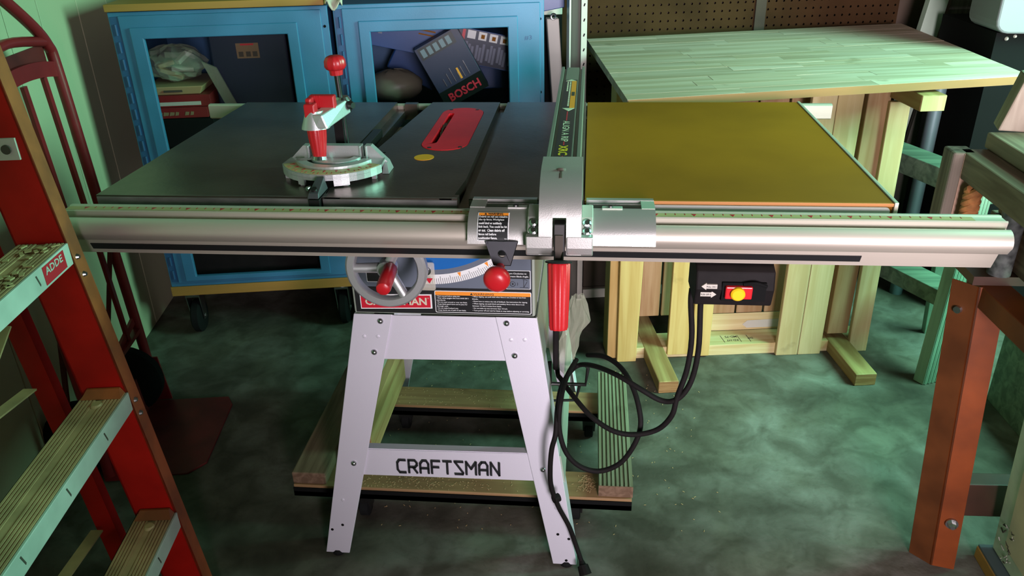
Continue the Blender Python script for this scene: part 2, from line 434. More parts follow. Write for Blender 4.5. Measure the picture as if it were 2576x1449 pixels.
# throat plate with blade slot
tp = MB(); poly = [(cx+(hw-.001)*math.cos(R(a)), cy+(hl-hw)+(hw-.001)*math.sin(R(a))) for a in range(0,181,15)] + [(cx+(hw-.001)*math.cos(R(a)), cy-(hl-hw)+(hw-.001)*math.sin(R(a))) for a in range(180,361,15)]
slot = [(.432+.0065*math.cos(R(a)), .568+.0065*math.sin(R(a))) for a in range(0,181,30)] + [(.432+.0065*math.cos(R(a)), .333+.0065*math.sin(R(a))) for a in range(180,361,30)]
def bridge(mb, outer, inner, z0, z1):
    n, m = len(outer), len(inner); vs = [(x,y,z1) for x,y in outer] + [(x,y,z1) for x,y in inner] + [(x,y,z0) for x,y in outer] + [(x,y,z0) for x,y in inner]
    fs = []; i = j = 0
    while i < n or j < m:
        a, b = outer[i%n], inner[j%m]; an, bn = outer[(i+1)%n], inner[(j+1)%m]
        if j >= m or (i < n and math.dist(an,b) < math.dist(a,bn)): fs.append((i%n,(i+1)%n,n+j%m)); i += 1
        else: fs.append((i%n,n+(j+1)%m,n+j%m)); j += 1
    o = n+m
    for i in range(n): fs.append(((i+1)%n, i, o+i, o+(i+1)%n))
    for i in range(m): fs.append((n+i, n+(i+1)%m, o+n+(i+1)%m, o+n+i))
    return mb.add(vs, fs)
bridge(tp, poly, slot, .868, .8808)
plate = tp.build('throat_plate', 'red_insert', saw, label='red throat plate around the blade slot')
for x,y in ((.430,.295),(.492,.300),(.425,.607),(.487,.607)):
    MB().cyl((x,y,.880),(x,y,.8813),.0045,n=12).build('screw', 'dark_metal', plate)
MB().box(.417,.497,.27,.63,.80,.81).build('dust_shroud', 'black', saw)
bl = MB(); pts = []
for k in range(120):
    a = 2*math.pi*k/120; r = .127 if k%3==0 else (.122 if k%3==1 else .119); pts.append((.46+r*math.cos(a), .757+r*math.sin(a)))
bl.prism(pts, lambda a,b:(.4305,a,b), lambda a,b:(.4335,a,b)); bl.build('saw_blade', 'blade', saw)
MB().cyl((.4315,.231,.880),(.4315,.231,.8806),.0195,n=28).build('round_sticker', 'yellow_dot', saw, label='round yellow sticker')
MB().cyl((.345,.262,.8795),(.345,.262,.8803),.003,n=10).build('pin_hole', 'black', saw)
# extension table
MB().box(.746,1.240,.003,.686,.862,.8798).build('extension_top', 'mdf', saw, label='brown extension table top', bevel=.001)
MB().box(.746,1.240,.000,.003,.8742,.8795).build('extension_edge', 'mdf_edge', saw, label='orange worn front edge')
ap = MB(); ap.py(rrect(.75,1.234,.840,.8738,.006), -.004, .0)
ap.build('apron', 'apron_white', saw, label='pale metal front apron')
MB().box(1.2405,1.2470,-.002,.688,.84,.8815).build('side_trim', 'alu', saw, label='aluminium side edging', bevel=.001)
MB().box(.746,1.240,.004,.684,.80,.861).build('extension_frame', 'dark_metal', saw)
# front rail: extruded profile
prof = [(-.030,.8745),(-.037,.8755),(-.040,.8735),(-.056,.8735),(-.060,.8755),(-.062,.8735),(-.060,.862),(-.066,.861),(-.068,.8645),(-.0735,.8668),(-.0790,.8658),(-.0835,.8636),(-.0870,.8606),(-.0897,.8570),(-.0915,.8530),(-.0925,.8490),(-.0925,.8455),(-.0912,.8420),(-.0885,.8390),(-.082,.830),(-.058,.820),(-.056,.815),(-.046,.791),(-.030,.791)]
XR0, XR1 = -.135, 1.388
MB().px(prof, XR0, XR1).build('front_rail', 'alu', saw, smooth=True, label='silver extruded front fence rail')
MB().box(XR0+.002,XR1-.045,-.0555,-.0405,.8733,.8741).build('scale_tape', 'tape', saw, label='tan measuring tape on the rail')
tk = MB()
for k in range(96):
    x = -.1 + k*.015
    if .56 < x < .86: continue
    hgt = .006 if k%4 else .010
    if k%4: tk.box(x,x+.0012,-.0475,-.0475+hgt,.8740,.8744)
    else: tk.prism([(x-.004,-.043),(x+.004,-.043),(x,-.052)], lambda a,b:(a,b,.8744), lambda a,b:(a,b,.8740))
tk.build('scale_marks', 'red_print', saw, kind='stuff')
def lower(t, off):   # point on the sloping lower face of the rail, t 0..1 from the step down
    a, b = Vector((-.0562,.815)), Vector((-.046,.791)); p = a + (b-a)*t; n = Vector((-.921,-.391)); return p + n*off
p0,p1,p2,p3 = lower(.12,.0012), lower(.62,.0012), lower(.62,-.002), lower(.12,-.002)
MB().px([tuple(p0),tuple(p1),tuple(p2),tuple(p3)], XR0+.03, 1.185).build('black_stripe', 'black_label', saw, label='black sticker strip along the rail')
# rear rail
MB().px([(.6885,.840),(.6885,.870),(.693,.873),(.7035,.873),(.7035,.865),(.7065,.863),(.7065,.853),(.7025,.851),(.7065,.847),(.7065,.838),(.696,.836)], -.215, 1.325).build('rear_rail', 'alu', saw, label='silver rear fence rail')
MB().px([(.6862,.845),(.6862,.86),(.690,.86),(.690,.845)], -.1, 1.2).build('rail_bracket', 'dark_metal', saw)
MB().box(-.10,1.22,-.030,-.001,.795,.842).build('rail_bracket', 'dark_metal', saw)
# body
MB().hexa([(.296,.104,.60),(.655,.104,.60),(.655,.60,.60),(.296,.60,.60),(.296,.104,.842),(.655,.104,.842),(.655,.60,.842),(.296,.60,.842)]).build('saw_body', 'green_lit_metal', saw, bevel=.004, label='pale painted steel body')
fp = MB().box(.302,.6495,.1005,.104,.605,.842).build('front_panel', 'black_label', saw, label='black printed front panel')
Y = .0995
def panel(name, poly, m, y=Y, d=.0006, **k): return MB().py(poly, y-d, y+.0008).build(name, m, saw, **k)
panel('grey_print_field', [(.455,.662),(.648,.662),(.648,.80),(.455,.80)], 'grey_label', Y+.0006)
panel('grey_print_field', [(.306,.662),(.455,.662),(.455,.80),(.306,.80)], 'grey_label', Y+.0006)
# bevel scale: white band of an arc with blue inside
C0 = (.455,.905)
panel('blue_field', [(.44,.80)] + [(C0[0]+.205*math.sin(R(a)), C0[1]-.205*math.cos(R(a))) for a in range(-4,50,3)] + [(.62,.80)], 'blue_label', Y)
band = [(C0[0]+.215*math.sin(R(a)), C0[1]-.215*math.cos(R(a))) for a in range(-5,55,3)]
outer_b = [(C0[0]+.235*math.sin(R(a)), C0[1]-.235*math.cos(R(a))) for a in range(54,-6,-3)]
bs = MB()
for i in range(len(band)-1):
    a,b_ = band[i], band[i+1]; c,d = outer_b[len(outer_b)-2-i], outer_b[len(outer_b)-1-i]
    bs.py([d,c,b_,a], Y-.0012, Y)
bs.build('bevel_scale', 'white_print', saw, label='curved white bevel scale')
mk = MB()
for k in range(0,52):
    a = R(k); l0, l1 = (.223,.235) if k%5 else (.219,.235)
    mk.py([(C0[0]+l0*math.sin(a)-.0003, C0[1]-l0*math.cos(a)),(C0[0]+l1*math.sin(a)-.0003, C0[1]-l1*math.cos(a)),(C0[0]+l1*math.sin(a)+.0004, C0[1]-l1*math.cos(a)),(C0[0]+l0*math.sin(a)+.0004, C0[1]-l0*math.cos(a))], Y-.0016, Y-.0010)
mk.build('scale_marks', 'black_print', saw, kind='stuff')
om = MB()
for k in (15,30,45):
    a = R(k); q = lambda r,da: (C0[0]+r*math.sin(a+da), C0[1]-r*math.cos(a+da))
    om.py([q(.216,-.016), q(.226,0), q(.216,.016)], Y-.0018, Y-.0010)
om.build('degree_pointer', 'orange_label', saw)
tab = MB().py(rrect(.436,.467,.664,.722,.004), .083, .0855).build('pointer_window', 'clear_tab', saw, label='clear plastic bevel pointer window')
MB().py([(.449,.690),(.463,.690),(.456,.679)], .0822, .0828).build('pointer_mark', 'red_label', tab)
MB().lathe((.452,.086,.706),(.452,.074,.706),[(0,.009),(.5,.009),(.51,.006),(1,.005)],16).build('pointer_screw', 'steel', saw)
# nameplate
panel('nameplate', [(.312,.6125),(.4545,.6165),(.4545,.6475),(.312,.6445)], 'white_print', Y)
panel('nameplate_field', [(.314,.6150),(.4515,.6190),(.4515,.6450),(.314,.6420)], 'red_label', Y-.0008)
tx = MB(); put_text(tx, 'CRAFTSMAN', (.322,.0974,.6225), (1,0,.022), (0,0,1), .0150, .1225, bold=.03)
put_text(tx, '\u00ae', (.4462,.0974,.638), (1,0,0), (0,0,1), .003)
tx.build('nameplate_lettering', 'cream_print', saw)
# warning label
panel('warning_label', rrect(.4605,.6480,.6085,.6560,.003), 'white_print', Y)
panel('warning_label_field', rrect(.4620,.6465,.6100,.6480,.002), 'black_label', Y-.0006)
panel('warning_label_header', rrect(.4620,.6465,.6470,.6545,.002), 'orange_label', Y-.0008)
tx = MB(); put_text(tx, 'WARNING', (.556,.0974,.6487), (1,0,0), (0,0,1), .0040, .040, center=True); 
tx.py([(.530,.6487),(.5355,.6487),(.5328,.6528)], .0976, .0984)
tx.build('warning_header_lettering', 'black_print', saw)
tx = MB()
LT = ['\u2022 Read manual before using saw.','\u2022 Wear safety goggles that meet ANSI Z87.1','  standards.','\u2022 Do not reach around or over saw blade.','\u2022 Keep blade guard down and in place for','  through cuts.','\u2022 Do not make freehand cuts.','\u2022 Keep hands out of path of saw blade.']
RT_ = ['\u2022 When ripping, use push stick when fence is set 2 inches or less from','  blade.','\u2022 Know how to reduce the risk of kickback. See instructions for ripping.','\u2022 When ripping, use push block and auxiliary fence when fence is set','  between 1/2 and 2 inches from blade.','\u2022 Do not make rip cuts narrower than 1/2 inch.','\u2022 Turn power off and wait for blade to stop before adjusting or servicing.']
for i, l in enumerate(LT): put_text(tx, l, (.4640,.0976,.6440-i*.00440), (1,0,0), (0,0,1), .0026, len(l)*.00150, bold=.015)
for i, l in enumerate(RT_): put_text(tx, l, (.5340,.0976,.6440-i*.0050), (1,0,0), (0,0,1), .0026, len(l)*.00148, bold=.015)
tx.build('warning_lettering', 'white_print', saw)
# tilt instruction box at right of the panel
panel('tilt_label', rrect(.600,.6470,.6625,.7020,.002), 'white_print', Y)
panel('tilt_label_field', rrect(.6012,.6458,.6637,.7008,.002), 'black_label', Y-.0006)
panel('tilt_label_picture', [(.6012,.6650),(.6458,.6650),(.6458,.6850),(.6012,.6850)], 'grey_label', Y-.0010)
tx = MB(); put_text(tx, 'Turn Clockwise to', (.6035,.0976,.6945), (1,0,0), (0,0,1), .0032, .036, bold=.02); put_text(tx, 'Increase Blade Angle.', (.6035,.0976,.6885), (1,0,0), (0,0,1), .0032, .040, bold=.02)
tx.build('tilt_lettering', 'white_print', saw)
tx = MB(); tx.tube([(.613+.005*math.cos(a*.3), .0978, .6740+.005*math.sin(a*.3)) for a in range(21)], .0006, 4, closed=True)
tx.cyl((.613,.0985,.674),(.613,.0975,.674),.002,n=10); tx.bar((.6265,.0978,.6670),(.6425,.0978,.6670),.0009,.0006); tx.bar((.634,.0978,.667),(.634,.0978,.683),.0006,.0009,(1,0,0)); tx.bar((.634,.0978,.667),(.6405,.0978,.679),.0006,.0009,(1,0,0))
tx.tube([(.632,.0978,.684),(.637,.0978,.6838),(.6415,.0978,.681)], .0006, 4)
tx.tube([(.6215,.0978,.671),(.6228,.0978,.674),(.6215,.0978,.677)], .0006, 4)
tx.build('tilt_drawing', 'black_print', saw)
panel('height_label', rrect(.330,.392,.672,.700,.002), 'white_print', Y)
panel('height_label_field', rrect(.3312,.3908,.6732,.6988,.002), 'black_label', Y-.0006)
# hand wheel
W0 = Vector((.4005,-.005,.750)); RW = .0645
wh = MB(); ringp = [(RW*math.cos(2*math.pi*k/56),RW*math.sin(2*math.pi*k/56)) for k in range(56)]
sec = [(-.0085,-.005),(-.006,-.009),(.005,-.009),(.0085,-.006),(.0085,.006),(.005,.009),(-.005,.009),(-.0085,.006)]
vs = []; fs = []
for k,(cxx,czz) in enumerate(ringp):
    for a,b_ in sec: vs.append((W0.x+cxx*(1+a/RW), W0.y+b_, W0.z+czz*(1+a/RW)))
for k in range(56):
    for i in range(8): fs.append((k*8+i,k*8+(i+1)%8,((k+1)%56)*8+(i+1)%8,((k+1)%56)*8+i))
wheel = wh.add(vs, fs).build('handwheel', 'alu_cast', saw, smooth=True, label='cast aluminium hand wheel with three spokes')
for a in (180, -62, 62):
    d = Vector((math.cos(R(a)),0,math.sin(R(a))))
    MB().cyl(W0+d*.012+Vector((0,.004,0)), W0+d*(RW-.004), .0095, .0085, 14).build('spoke', 'alu_cast', wheel, smooth=True)
MB().lathe(W0+Vector((0,.06,0)), W0+Vector((0,-.012,0)), [(0,.008),(.6,.008),(.62,.017),(.95,.016),(1,.012)], 20).build('hub', 'alu_cast', wheel, smooth=True)
hd = Vector((.010,0,.010))
MB().lathe(W0+Vector((.010,-.008,.006)), W0+Vector((.012,-.080,-.002)), [(0,.0095),(.05,.0125),(.5,.0130),(.9,.0130),(.97,.0120),(1,.009)], 20, True, .05, 8).build('crank_grip', 'red_plastic', wheel, smooth=True, label='red crank grip')
# switch box
sw = MB(); sw.px([(-.056,.7185),(-.066,.752),(-.060,.782),(-.035,.7905),(.03,.7905),(.03,.7185)], .930, 1.056)
swb = sw.build('switch_box', 'black_plastic', saw, bevel=.003, label='black switch box under the rail')
MB().hexa([(.972,-.0665,.732),(1.042,-.0665,.732),(1.042,-.05,.732),(.972,-.05,.732),(.972,-.0685,.766),(1.042,-.0685,.766),(1.042,-.05,.766),(.972,-.05,.766)]).build('switch_recess', 'black', swb)
MB().hexa([(.9765,-.0735,.7385),(1.0195,-.0735,.7385),(1.0195,-.06,.7385),(.9765,-.06,.7385),(.9765,-.0755,.7615),(1.0195,-.0755,.7615),(1.0195,-.06,.7615),(.9765,-.06,.7615)]).build('switch_paddle', 'red_plastic', swb, bevel=.002, label='red switch paddle')
MB().lathe((.9960,-.074,.7505),(.9955,-.082,.750),[(0,.0115),(.7,.0115),(1,.009)],24).build('stop_button', 'yellow_knob', swb, smooth=True, label='round yellow button on the paddle')
MB().tube([(1.005,-.069,.764),(1.024,-.071,.767),(1.042,-.068,.760)],.003,8,smooth=4).build('finger_guard', 'black', swb)
def arrow(x0, x1, z, h, left):
    y = -.0668 if z > .75 else -.0640
    w_ = x1-x0; b_ = h*.30
    p = [(x0,z),(x0+w_*.32,z-h/2),(x0+w_*.32,z-b_),(x1,z-b_),(x1,z+b_),(x0+w_*.32,z+b_),(x0+w_*.32,z+h/2)]
    if not left: p = [(x0+x1-a,b) for a,b in reversed(p)]
    return MB().py(p, y-.0006, y+.004)
arrow(.9385,.9640,.7580,.0125,True).build('arrow_sticker', 'offwhite', swb); arrow(.9385,.9640,.7425,.0125,False).build('arrow_sticker', 'offwhite', swb)
tx = MB(); put_text(tx, 'PULL ON I', (.9470,-.0676,.7563), (1,0,0), (0,0,1), .0030, .0155, bold=.02); put_text(tx, 'PUSH OFF O', (.9393,-.0648,.7408), (1,0,0), (0,0,1), .0030, .0165, bold=.02)
tx.build('arrow_lettering', 'black_print', swb)

# stand -------------------------------------------------------------
def fy(z, front=True): return (.055 + .075*z) if front else (.672 - .105*z)
def leg(front, left):
    """splayed angle leg: a face plate and a side flange"""
    s = 1 if front else -1
    if left: xo = lambda z: .175 + .200*z; wd = lambda z: .054 + .040*z
    else: xo = lambda z: .745 - .145*z; wd = lambda z: .052 + .048*z
    sx = 1 if left else -1
    t = .003; m = MB()
    zs = (.006, .60)
    def col(z): 
        y = fy(z, front); x = xo(z); w_ = wd(z)
        return [(x, y, z), (x+sx*w_, y, z), (x+sx*w_, y+s*t, z), (x+sx*t, y+s*t, z), (x+sx*t, y+s*.055, z), (x, y+s*.055, z)]
    a, b = col(zs[0]), col(zs[1])
    # rounded foot corners: trim the bottom of the face
    n = 6
    return m.add(a+b, [tuple(range(n)), tuple(reversed(range(n,2*n)))] + [(i,n+i,n+(i+1)%n,(i+1)%n) for i in range(n)])
for fr in (True, False):
    for lf in (True, False):
        lg = leg(fr, lf).build('stand_leg', 'silver_paint', saw, bevel=.0012)
        x = (.203 if lf else .721); y = fy(.0, fr) + (.012 if fr else -.012)
        MB().lathe((x,y,-.0005),(x,y,.012),[(0,.015),(.5,.016),(1,.012)],16).build('rubber_foot', 'rubber', lg)
def ft(p, d): return (p[0], fy(p[1])-d, p[1])
def fplate(mb, poly, d0, d1): return mb.prism(poly, lambda a,b: (a, fy(b)+d0, b), lambda a,b: (a, fy(b)-d1, b))
fplate(MB(), [(.345,.500),(.602,.504),(.602,.598),(.345,.597)], .006, -.0035).build('front_apron', 'silver_paint', saw, label='silver front apron of the stand')
fplate(MB(), [(.270,.218),(.655,.221),(.655,.287),(.270,.282)], .006, -.0035).build('front_stretcher', 'silver_paint', saw, label='silver stretcher with black lettering')
MB().hexa([(.285,.082,.282),(.645,.082,.286),(.645,.10,.286),(.285,.10,.282),(.285,.082,.284),(.645,.082,.288),(.645,.10,.288),(.285,.10,.284)]).build('stretcher_lip', 'silver_paint', saw)
MB().hexa([(.345,.59,.50),(.602,.59,.50),(.602,.595,.50),(.345,.595,.50),(.345,.588,.598),(.602,.588,.598),(.602,.593,.598),(.345,.593,.598)]).build('rear_apron', 'silver_paint', saw)
for sx, xa, xb in ((1,.287,.2985),(-1,.665,.653)):
    # side stretcher and side apron sheets
    MB().hexa([(.2185 if sx>0 else .7125,.078,.218),(.2225 if sx>0 else .7165,.078,.218),(.2225 if sx>0 else .7165,.63,.218),(.2185 if sx>0 else .7125,.63,.218),(.2315 if sx>0 else .703,.08,.285),(.2355 if sx>0 else .707,.08,.285),(.2355 if sx>0 else .707,.625,.285),(.2315 if sx>0 else .703,.625,.285)]).build('side_stretcher', 'green_lit_metal', saw)
    MB().hexa([(.276 if sx>0 else .670,.098,.50),(.279 if sx>0 else .673,.098,.50),(.279 if sx>0 else .673,.61,.50),(.276 if sx>0 else .670,.61,.50),(.2955 if sx>0 else .6555,.105,.60),(.2985 if sx>0 else .6585,.105,.60),(.2985 if sx>0 else .6585,.60,.60),(.2955 if sx>0 else .6555,.60,.60)]).build('side_apron', 'green_lit_metal', saw)
MB().hexa([(.2700,.63,.218),(.655,.63,.218),(.655,.634,.218),(.27,.634,.218),(.27,.625,.285),(.655,.625,.285),(.655,.629,.285),(.27,.629,.285)]).build('rear_stretcher', 'green_lit_metal', saw)
for x,z in ((.348,.586),(.330,.517),(.599,.588),(.614,.518),(.263,.249),(.670,.253)):
    y = fy(z); MB().lathe((x,y,z),(x,y-.006,z),[(0,.0062),(.4,.006),(.8,.004),(1,.001)],16).build('bolt', 'steel', saw, smooth=True)
for x,z in ((.312,.551),(.340,.552),(.607,.552),(.634,.553),(.229,.151),(.698,.156)):
    y = fy(z); MB().lathe((x,y+.001,z),(x,y-.0015,z),[(0,.0042),(.7,.0040),(1,.0015)],12).build('rivet', 'silver_paint', saw, smooth=True)
for x,z in ((.222,.084),(.197,.070),(.702,.087),(.726,.076),(.721,.017)):
    y = fy(z); MB().cyl((x,y+.0006,z),(x,y-.0006,z),.0033,n=12).build('bolt_hole', 'black', saw)
# painted wordmark on the stretcher: stroke lettering
GL = {'C':[[(1,1),(.25,1),(0,.78),(0,.22),(.25,0),(1,0)]],'R':[[(0,0),(0,1),(.75,1),(1,.8),(1,.62),(.75,.45),(0,.45)],[(.5,.45),(1,0)]],
      'A':[[(0,0),(0,.75),(.3,1),(.75,1),(1,.75),(1,0)],[(0,.38),(1,.38)]],'F':[[(0,0),(0,1),(1,1)],[(0,.5),(.85,.5)]],'T':[[(0,1),(1,1)],[(.5,1),(.5,0)]],
      'S':[[(1,1),(0,1),(1,.12),(.95,0),(.02,0)]],'M':[[(0,0),(0,1),(.5,.45),(1,1),(1,0)]],'N':[[(0,0),(0,1),(1,0),(1,1)]]}
tx = MB(); xx = .3585
for i, ch in enumerate('CRAFTSMAN'):
    wl_ = .0175 if ch != 'M' else .0205
    x = xx
    for st in GL[ch]:
        P3 = [Vector((x+a*wl_, 0, .2305+b*.0310 + (x-.358)*.012)) for a,b in st]
        for a,b in zip(P3, P3[1:]):
            d = (b-a).normalized()*.0014; a2, b2 = a-d, b+d
            nrm = Vector((-d.z,0,d.x)).normalized()*.0023
            q = [a2+nrm,b2+nrm,b2-nrm,a2-nrm]
            fplate(tx, [(v.x,v.z) for v in q], .0, .0008)
    xx += wl_ + .0073
tx.build('stretcher_lettering', 'black_print', saw, label='black painted maker lettering')
# cord hook on the side of the stand
MB().tube([(.678,.20,.44),(.680,.20,.385),(.755,.22,.372),(.760,.22,.415),(.757,.22,.42)],.0045,8).build('cord_hook', 'dark_metal', saw)
MB().tube([(.678,.15,.45),(.682,.15,.375),(.735,.17,.365),(.742,.17,.40)],.0035,8).build('cord_hook', 'dark_metal', saw)
MB().obox((.692,.19,.49),.012,.05,.10,0).build('motor_housing', 'black_plastic', saw, bevel=.004)

# cords of the saw
CA = [(0.9337,0.0,0.72),(0.9337,0.0,0.6942),(0.9406,0.0,0.6227),(0.9372,0.0,0.5559),(0.9237,0.0,0.4947),(0.9169,0.0,0.4542),(0.8942,0.01,0.4138),(0.8539,0.015,0.396),(0.8119,0.02,0.3979),(0.7693,0.04,0.4146),(0.7332,0.08,0.4326),(0.7048,0.14,0.435),(0.6946,0.19,0.4272),(.692,.24,.50)]
CB = [(0.9508,0.0,0.72),(0.9508,0.0,0.6853),(0.9544,0.0,0.5984),(0.9463,0.0,0.5305),(0.9253,0.0,0.4921),(0.8977,0.01,0.4797),(0.8567,0.02,0.4982),(0.8164,0.05,0.5066),(0.7756,0.12,0.4819),(0.7434,0.19,0.4409),(0.7229,0.17,0.436),(0.7063,0.1,0.442),(0.7003,0.05,0.4235),(0.6981,0.03,0.3804),(0.6905,0.025,0.3449),(0.6873,0.025,0.2949),(0.6895,0.028,0.2463),(0.7042,0.035,0.1882),(0.7269,0.042,0.1286),(0.7429,0.045,0.0703),(0.7538,0.04,0.0356)]
CL = [(0.758,0.2,0.4598),(0.792,0.16,0.4814),(0.8248,0.12,0.4808),(0.8477,0.08,0.4607),(0.8601,0.05,0.4302),(0.8631,0.035,0.3986),(0.8524,0.03,0.3587),(0.827,0.03,0.3131),(0.788,0.03,0.291),(0.7496,0.03,0.2991),(0.7197,0.03,0.3326),(0.705,0.035,0.3867),(0.7065,0.05,0.4426),(0.716,0.12,0.4532),(0.7348,0.19,0.4534)]
MB().tube(CA, .0052, 10, smooth=6).build('motor_cord', 'black_plastic', saw, smooth=True, label='black cord from the switch to the motor')
pc = MB().tube(CB, .0052, 10, smooth=6).build('power_cord', 'black_plastic', saw, smooth=True, label='black power cord hanging down the leg')
MB().tube(CL, .0052, 10, smooth=6).build('coiled_cord', 'black_plastic', saw, smooth=True, label='slack loop of black cord hung on the hook')
MB().lathe((0.7538,0.04,0.0356),(.764,.018,.017),[(0,.0055),(.3,.008),(.35,.012),(1,.014)],12).build('plug', 'black_plastic', pc)
MB().lathe((.694,.030,.212),(.705,.038,.212),[(0,.009),(1,.009)],12).build('cord_clip', 'black_plastic', pc)

# ================================================================== rip fence
fe = thing('rip_fence', 'silver rip fence clamped across the saw table with a red hanging lever grip', 'rip fence', (.71,.33,.88))
cs = [(.682,.8825),(.682,.950),(.6885,.950),(.6885,.944),(.695,.944),(.695,.948),(.725,.948),(.725,.944),(.7315,.944),(.7315,.950),(.738,.950),(.738,.8825)]
MB().prism(cs, lambda a,b:(a,.762,b), lambda a,b:(a,-.035,b)).build('fence_beam', 'beam_paint', fe, bevel=.0006, seg=1, label='long pale metal fence beam')
lb = MB().box(.6945,.7225,.004,.615,.948,.9486).build('beam_label', 'black_label', fe, label='long black label along the beam')
k = MB(); k.box(.7105,.7210,.345,.600,.9486,.9490); k.build('warning_stripe', 'orange_label', lb)
k = MB(); k.pz([(.6965,.345),(.7210,.345),(.709,.322)], .9486,.9490); k.pz([(.7210,.600),(.6965,.600),(.709,.618)], .9486,.9490); k.build('label_arrow', 'cream_print', lb)
tx = MB()
rd = random.Random(21)
for y0_,y1_,x in ((.592,.365,.7060),(.592,.500,.7005)):
    y = y0_
    while y > y1_:
        l = rd.uniform(.006,.018); tx.box(x,x+.0030,y-l,y,.9486,.9490); y -= l+.004
tx.build('label_print', 'cream_print', lb, kind='stuff')
MB().box(.7125,.7190,.452,.488,.9489,.9493).build('stripe_print', 'dark_brown', lb)
tx = MB(); put_text(tx, 'ALIGN A RIP', (.7025,.245,.9490), (0,-1,0), (1,0,0), .0125, .140, bold=.01); tx.build('beam_lettering', 'cream_print', lb)
tx = MB(); put_text(tx, 'XRC', (.7010,.083,.9490), (0,-1,0), (1,0,0), .0145, .058, bold=.03); tx.build('model_lettering', 'yellow_print', lb)
tx = MB()
for a,b in ((.318,.250),(.106,.086),(.022,.008)): tx.box(.7070,.7090,b,a,.9486,.9489)
tx.build('red_line', 'red_label', lb)
hp = [(.01,.9512),(-.040,.9512),(-.062,.9490),(-.080,.9430),(-.097,.9335),(-.110,.9205),(-.1195,.905),(-.126,.888),(-.130,.870),(-.131,.838),(-.112,.836),(-.1085,.862),(-.100,.872),(-.07,.889),(.01,.890)]
hd_ = MB()
hd_.px(hp, .6775, .6985); hd_.px(hp, .7195, .7425)
hp2 = [p for p in hp if p[1] > .894]; 
mid = [(.01,.9512),(-.040,.9512),(-.062,.9490),(-.080,.9430),(-.097,.9335),(-.110,.9205),(-.1195,.905),(-.1225,.896),(-.105,.894),(-.07,.894),(.01,.894)]
hd_.px(mid, .6985, .7195)
hd_.build('fence_head', 'alu_head', fe, label='curved cast head of the fence', smooth=True)
MB().lathe((.709,-.052,.9505),(.709,-.054,.947),[(0,.0075),(1,.0075)],16).build('recess', 'dark_brown', fe)
MB().lathe((.709,-.0535,.9514),(.709,-.0538,.949),[(0,.003),(.5,.0045),(1,.0045)],14).build('cap_screw', 'dark_metal', fe)
MB().tube([(.709,-.056,.9450),(.709,-.066,.9425),(.709,-.076,.9392)],.0058,12).build('slot_recess_shade', 'dark_brown', fe)  # flush dark patch; the shade inside a recess is put into its colour
# base block with ears
for x0,x1 in ((.6575,.6985),(.7195,.7605)):
    MB().px([(-.131,.838),(-.1325,.850),(-.1315,.868),(-.118,.8685),(-.114,.862),(-.112,.836),(-.124,.834)], x0, x1).build('base_block', 'alu_head', fe, bevel=.002)
for x0,x1,bx in ((.6590,.6775,.6685),(.7425,.7600,.7510)):
    ear = MB().px([(-.116,.868),(-.098,.888),(-.070,.898),(-.060,.894),(-.06,.888),(-.100,.869)], x0, x1).build('mounting_ear', 'green_lit_metal' if bx > .7 else 'alu_head', fe, bevel=.0015)
    for q,(yy,zz) in enumerate(((-.106,.8805),(-.1145,.8705))):
        MB().lathe((bx,yy,zz),(bx,yy-.003,zz+.0035),[(0,.0072),(.6,.0068),(1,.004)],14).build('bolt', 'steel', ear)
# lever
lv = MB().hexa([(.7005,-.138,.838),(.7175,-.138,.838),(.7175,-.110,.838),(.7005,-.110,.838),(.7005,-.128,.888),(.7175,-.128,.888),(.7175,-.108,.888),(.7005,-.108,.888)]).build('lever_housing', 'dark_metal', fe, bevel=.0015)
MB().hexa([(.7030,-.1415,.832),(.7150,-.1415,.832),(.7150,-.136,.832),(.7030,-.136,.832),(.7030,-.1345,.872),(.7150,-.1345,.872),(.7150,-.130,.872),(.7030,-.130,.872)]).build('lever_tongue', 'dark_brown', lv)
for x in (.7025,.7155): MB().bar((x,-.138,.845),(x,-.158,.832),.0020,.005).build('lever_arm', 'dark_metal', lv)
MB().lathe((.7095,-.1575,.8405),(.7095,-.1585,.8375),[(0,.012),(.2,.0205),(.8,.0205),(1,.017)],24).build('grip_collar', 'black_plastic', fe, smooth=True)
MB().lathe((.7095,-.158,.8385),(.7105,-.190,.7400),[(0,.0160),(.03,.0178),(.5,.0168),(.95,.0150),(1,.0135)],48,True,.10,10).build('lever_grip', 'red_plastic', fe, smooth=True, label='red fluted lever grip')
# carriage wings
cp = [(-.062,.8895),(-.080,.8845),(-.093,.8760),(-.1015,.8650),(-.1060,.8550),(-.1080,.8445),(-.1045,.8440),(-.1025,.8545),(-.0985,.8630),(-.090,.8730),(-.078,.8810),(-.062,.8858)]
for x0,x1,sx in ((.5635,.6690,1),(.7490,.8570,-1)):
    wg = MB().px(cp, x0, x1).build('carriage_wing', 'alu_head', fe, smooth=True, label='curved metal carriage wing riding the rail')
    MB().px([(-.0145,.8820),(-.0145,.8895),(-.028,.8905),(-.028,.8820)], x0, x1).build('wing_back', 'alu_head', wg)
    if sx > 0: MB().box(.5635,.5880,-.063,-.027,.8848,.8900).build('wing_end', 'alu_head', wg)
    else: MB().box(.8360,.8570,-.063,-.027,.8848,.8900).build('wing_end', 'green_lit_metal', wg)
    MB().cyl((x0+.005,-.044,.8815),(x1-.005,-.044,.8815),.0075,n=16).build('guide_rod', 'steel', wg, smooth=True)
    bx = .640 if sx > 0 else .790
    MB().box(bx-.016,bx+.016,-.066,-.055,.886,.891).build('stop_block', 'green_lit_metal' if sx < 0 else 'alu_head', wg, bevel=.001)
    MB().lathe((bx-.003,-.060,.890),(bx-.003,-.060,.8935),[(0,.005),(1,.004)],10).build('set_screw', 'dark_metal', wg)
